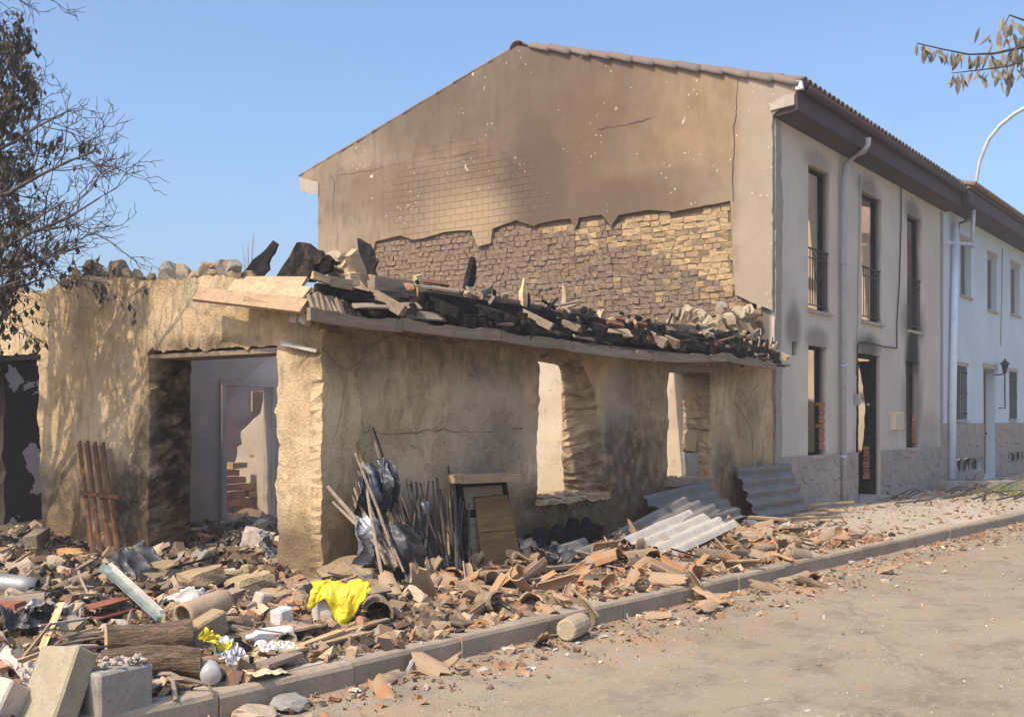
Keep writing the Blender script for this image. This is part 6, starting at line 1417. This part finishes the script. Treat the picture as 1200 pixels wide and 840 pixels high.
for px, py, D, si, lv, dn in [(118, 175, 9.6, 3, .04, 1.0), (112, 225, 9.2, 2, .06, 1.0), (50, 98, 10.2, 4, .3, 1.1), (26, 70, 10.6, 3, 1.3, 1.5), (12, 120, 10.0, 3, 2.0, 1.6), (62, -8, 10, 5, .25, .9), (34, 150, 10.8, 3, 1.3, 1.5), (-60, 60, 10, 4, .3, 1.1), (85, 125, 9.8, 3, .2, .9),
                      (100, 285, 9.4, 2, .12, .9), (55, 318, 9.6, 2, 1.0, 1.2), (22, 250, 9.9, 2, 1.7, 1.5), (70, 240, 9.6, 2, .35, 1.1), (-40, 240, 9.5, 2, .3, 1.2), (-100, -80, 9.5, 5, .1, .9), (30, 325, 9.3, 2, 1.1, 1.1), (60, 190, 10.3, 3, .6, 1.2)]:
    b = at_d(px, py, D); a = trunk[si]; T.branch(a, b, .042, .006, 0, .10, 9, lv, dn)
for e in [(5.6, 9.0, 5.0), (5.2, 8.3, 4.4), (4.6, 9.8, 6.0), (5.9, 10.4, 5.2), (3.4, 10.5, 6.2), (3.2, 12.8, 6.0), (5.4, 12.6, 5.8), (4.4, 13.4, 5.4)]:
    if e[1] > 9.5 and e[0] < 5: T.branch(trunk[4], Vector(e), .04, .006, 0, .12, 9, .08, .8)
T.finish('burnt_tree', 'scorched tree with bare dark branches before the end wall', tuple(tb))
# branch of the tree across the street hanging into the upper right corner
T2 = Tree(12); tb = Vector((10.2, -3.0, 0)); tk = [tb, tb+Vector((0, .1, 1.6)), tb+Vector((-.1, .3, 3.0)), tb+Vector((-.2, .5, 4.4)), tb+Vector((0, .4, 6.2))]
T2.wood.tube(tk, [.18, .15, .13, .1, .04], 12); D1 = 7.6
l1 = [at_d(x, y, D1) for x, y in [(1300, 20), (1250, 40), (1205, 54), (1165, 63), (1135, 64), (1105, 58), (1075, 51)]]; l2 = [at_d(x, y, D1+.2) for x, y in [(1300, -5), (1260, 5), (1225, 18), (1200, 24), (1183, 18), (1177, 30)]]
l3 = [at_d(x, y, D1-.1) for x, y in [(1250, 40), (1215, 66), (1180, 78), (1150, 82), (1115, 86)]]
T2.twig.tube([tk[3], tk[3].lerp(l1[0], .5)+Vector((0, 0, .25))]+l1, [.06, .045, .03, .02, .012, .008, .006, .005, .004], 6)
T2.twig.tube([tk[3], tk[3].lerp(l2[0], .5)+Vector((0, 0, .4))]+l2, [.05, .04, .025, .015, .01, .007, .005, .004], 6); T2.twig.tube(l3, [.01, .008, .006, .005, .003], 5)
for e in [(9, -4.5, 6.5), (11.5, -4, 7), (11.8, -2.6, 6.4), (9.6, -4.4, 5.4), (12, -3.6, 5.6)]: T2.branch(tk[3], Vector(e), .05, .006, 0, .1, 8, 1.0, .8)
t2 = T2.finish('street_tree', 'tree across the street, its dry leafy branch hanging in the upper right corner', tuple(tb))
rl = random.Random(2)
def leaf_mesh(seed):
    rr = random.Random(seed); m = MB(); c = rr.uniform(.2, .7); k = rr.uniform(-.3, .3)
    m.grid(lambda u, v: ((u-.5)*.34*math.sin(PI*min(1, max(.02, v)))**.8*math.cos(c*(u-.5)*3), abs(u-.5)*c*.3*math.sin(PI*v)+k*v*v*.4, -v), 4, 6); return m.bake('leaf', 'pale_leaf')
LM = [leaf_mesh(k) for k in range(5)]
def leaves(path, n, spread, lo=.07, hi=.12):
    for _ in range(n):
        i = rl.randrange(len(path)-1); p = path[i].lerp(path[i+1], rl.random())+Vector((rl.gauss(0, spread*.5), rl.gauss(0, spread*.5), -abs(rl.gauss(0, spread)))); s = rl.uniform(lo, hi)
        place('leaf', rl.choice(LM), t2, p-wloc(t2), (rl.gauss(0, .35), rl.gauss(.25, .3), rl.uniform(0, 6.3)), (s, s, s))
leaves(l1[3:], 44, .012); leaves(l1[1:4], 40, .05); leaves(l2[2:], 60, .16, .08, .14); leaves(l3[1:], 46, .03); leaves(l1[0:3], 30, .1)
# dry weed standing behind the end wall
wd = MB()
for k in range(7):
    p = on_x(288+k*1.3, 330, 12.6); q = on_x(286+k*2.2+rl.uniform(-3, 3), rl.uniform(272, 305), 12.6); wd.tube([Vector((p.x, p.y, .3)), p, q], [.008, .007, .003], 4)
o = wd.build('dry_weed', 'stick_wood'); tag(o, 'thin dry weed stalks rising behind the end wall', 'weed')

# smoke still hanging in the room behind the garage opening
mt = bpy.data.materials.new('smoke'); mt.use_nodes = True; nt_ = mt.node_tree; nt_.nodes.remove(nt_.nodes['Principled BSDF']); pv = nt_.nodes.new('ShaderNodeVolumePrincipled'); pv.inputs['Color'].default_value = (.8, .8, .82, 1)
tc = nt_.nodes.new('ShaderNodeNewGeometry'); nz = nt_.nodes.new('ShaderNodeTexNoise'); nz.inputs['Scale'].default_value = 1.6; nz.inputs['Detail'].default_value = 3; mr = nt_.nodes.new('ShaderNodeMapRange')
mr.inputs[1].default_value = .42; mr.inputs[2].default_value = .72; mr.inputs[3].default_value = .04; mr.inputs[4].default_value = .5
nt_.links.new(tc.outputs['Position'], nz.inputs['Vector']); nt_.links.new(nz.outputs[0], mr.inputs[0]); nt_.links.new(mr.outputs[0], pv.inputs['Density']); nt_.links.new(pv.outputs[0], nt_.nodes['Material Output'].inputs['Volume']); MAT['smoke'] = mt
sb = bmesh.new(); bmesh.ops.create_icosphere(sb, subdivisions=3, radius=1)
for v in sb.verts: v.co = Vector((v.co.x*1.0, v.co.y*1.0, v.co.z*1.1))*(1+.2*noise.noise(v.co*1.5))
me = bpy.data.meshes.new('smoke'); sb.to_mesh(me); sb.free(); me.materials.append(mt)
tag(place('smoke', me, None, (8.3, 9.0, 1.25)), 'thin grey smoke hanging in the room behind the garage opening', 'smoke', None, 'stuff')

# ================================================================== LABELS THAT SINGLE OUT EACH PIECE
def sight(o): p = o.matrix_world.translation if False else Vector(o.location); return (p.x*RGT.x+p.y*RGT.y)/max(.1, depth(p))*FPX+600
MARKS = [(on_heap(384, 731), 'the bucket'), (on_heap(214, 746), 'the clay pot'), (on_heap(170, 770), 'the two logs'), (on_heap(137, 830), 'the cinder block'), (on_heap(120, 675), 'the rusty bars'), (on_heap(292, 696), 'the doorway pier'), (on_heap(20, 700), 'the stove pipe'), (on_heap(165, 700), 'the sea-green rail'), (on_heap(20, 780), 'the left edge'), (on_heap(310, 755), 'the white bottle'),
         (on_heap(470, 700), 'the leaning sticks'), (on_heap(580, 690), 'the brown panel'), (on_heap(664, 750), 'the round plug'), (on_heap(670, 690), 'the first window'), (on_heap(770, 660), 'the pale sheet'), (on_heap(830, 640), 'the second window'), (on_heap(900, 620), 'the leaning sheet'), (on_heap(960, 615), 'the pale battens'), (on_heap(1145, 580), 'the edging slabs'), (Vector((8, 8.5, .3)), 'the garage doorway'), (Vector((9.5, 9, .3)), 'the inner wall')]
ORD = ['leftmost', 'second from left', 'third from left', 'fourth from left', 'fifth from left', 'sixth from left', 'seventh from left', 'eighth from left', 'ninth from left', 'tenth from left']+[w+' from left' for w in 'eleventh twelfth thirteenth fourteenth fifteenth sixteenth seventeenth eighteenth nineteenth twentieth twenty-first twenty-second twenty-third twenty-fourth twenty-fifth twenty-sixth twenty-seventh twenty-eighth twenty-ninth thirtieth'.split()]
BASES = {'roof tiles fallen along the front': 'roof tile piece', 'roof tiles off the kerb': 'tile piece on the street', 'roof tiles in the heap': 'roof tile in the heap', 'masonry lumps inside the rooms': 'fallen masonry lump indoors', 'charred lumps under the first window': 'charred lump', 'pale lumps by the house corner': 'pale rubble lump', 'thin sticks left of the logs': 'thin stick in the bundle', 'loose sticks in the heap': 'loose stick in the heap', 'laths among the tiles': 'loose lath among tiles', SG: 'dark leaning stick', 'foam crumbs on the cinder block': 'white foam crumb on top', 'sticks tangled with the bags': 'weathered leaning stick', 'fallen branches before the white house': 'dark fallen branch'}
fam = {}
for o in [q for q in C.objects if q.parent is None and q.get('group')]:
    g = o['group']; base = BASES.get(g) or (g.replace('s before the end wall', '') if g.endswith('s before the end wall') else None)
    if not base: continue
    p = Vector(o.location); nm = min(MARKS, key=lambda m: (m[0].x-p.x)**2+(m[0].y-p.y)**2)[1]; size = ''
    if o.type == 'MESH':
        dd = max(o.dimensions) if o.dimensions.length else .1; e = .22 if 'stick' not in base and 'lath' not in base and 'branch' not in base else .45; size = 'big ' if dd > e*1.25 else ('small ' if dd < e*.7 else '')
    band = ''
    if g in ('roof tiles fallen along the front', 'laths among the tiles'): t = (p.y-kerby(p.x))/(FY-kerby(p.x)); band = ' on the kerb side' if t < .35 else (' on the wall side' if t > .68 else '')
    fam.setdefault(f'{size}{base}{band} near {nm}', []).append(o)
for lab, os_ in fam.items():
    os_.sort(key=sight)
    for k, o in enumerate(os_): o['label'] = lab if len(os_) == 1 else (f'{ORD[k]}, {lab}' if k < len(ORD) else f'farther right, {lab}')

# ================================================================== AIR
mh = bpy.data.materials.new('haze'); mh.use_nodes = True; mh.node_tree.nodes.remove(mh.node_tree.nodes['Principled BSDF']); hv = mh.node_tree.nodes.new('ShaderNodeVolumePrincipled')
hv.inputs['Color'].default_value = (.95, .93, .90, 1); hv.inputs['Density'].default_value = 0.0024; hv.inputs['Anisotropy'].default_value = 0.2; mh.node_tree.links.new(hv.outputs[0], mh.node_tree.nodes['Material Output'].inputs['Volume']); MAT['haze'] = mh
hz_ = MB().span((-305, -305, -1.1), (305, 305, 9.6)).build('haze', 'haze'); tag(hz_, 'thin smoky haze over the street', 'haze', None, 'stuff')
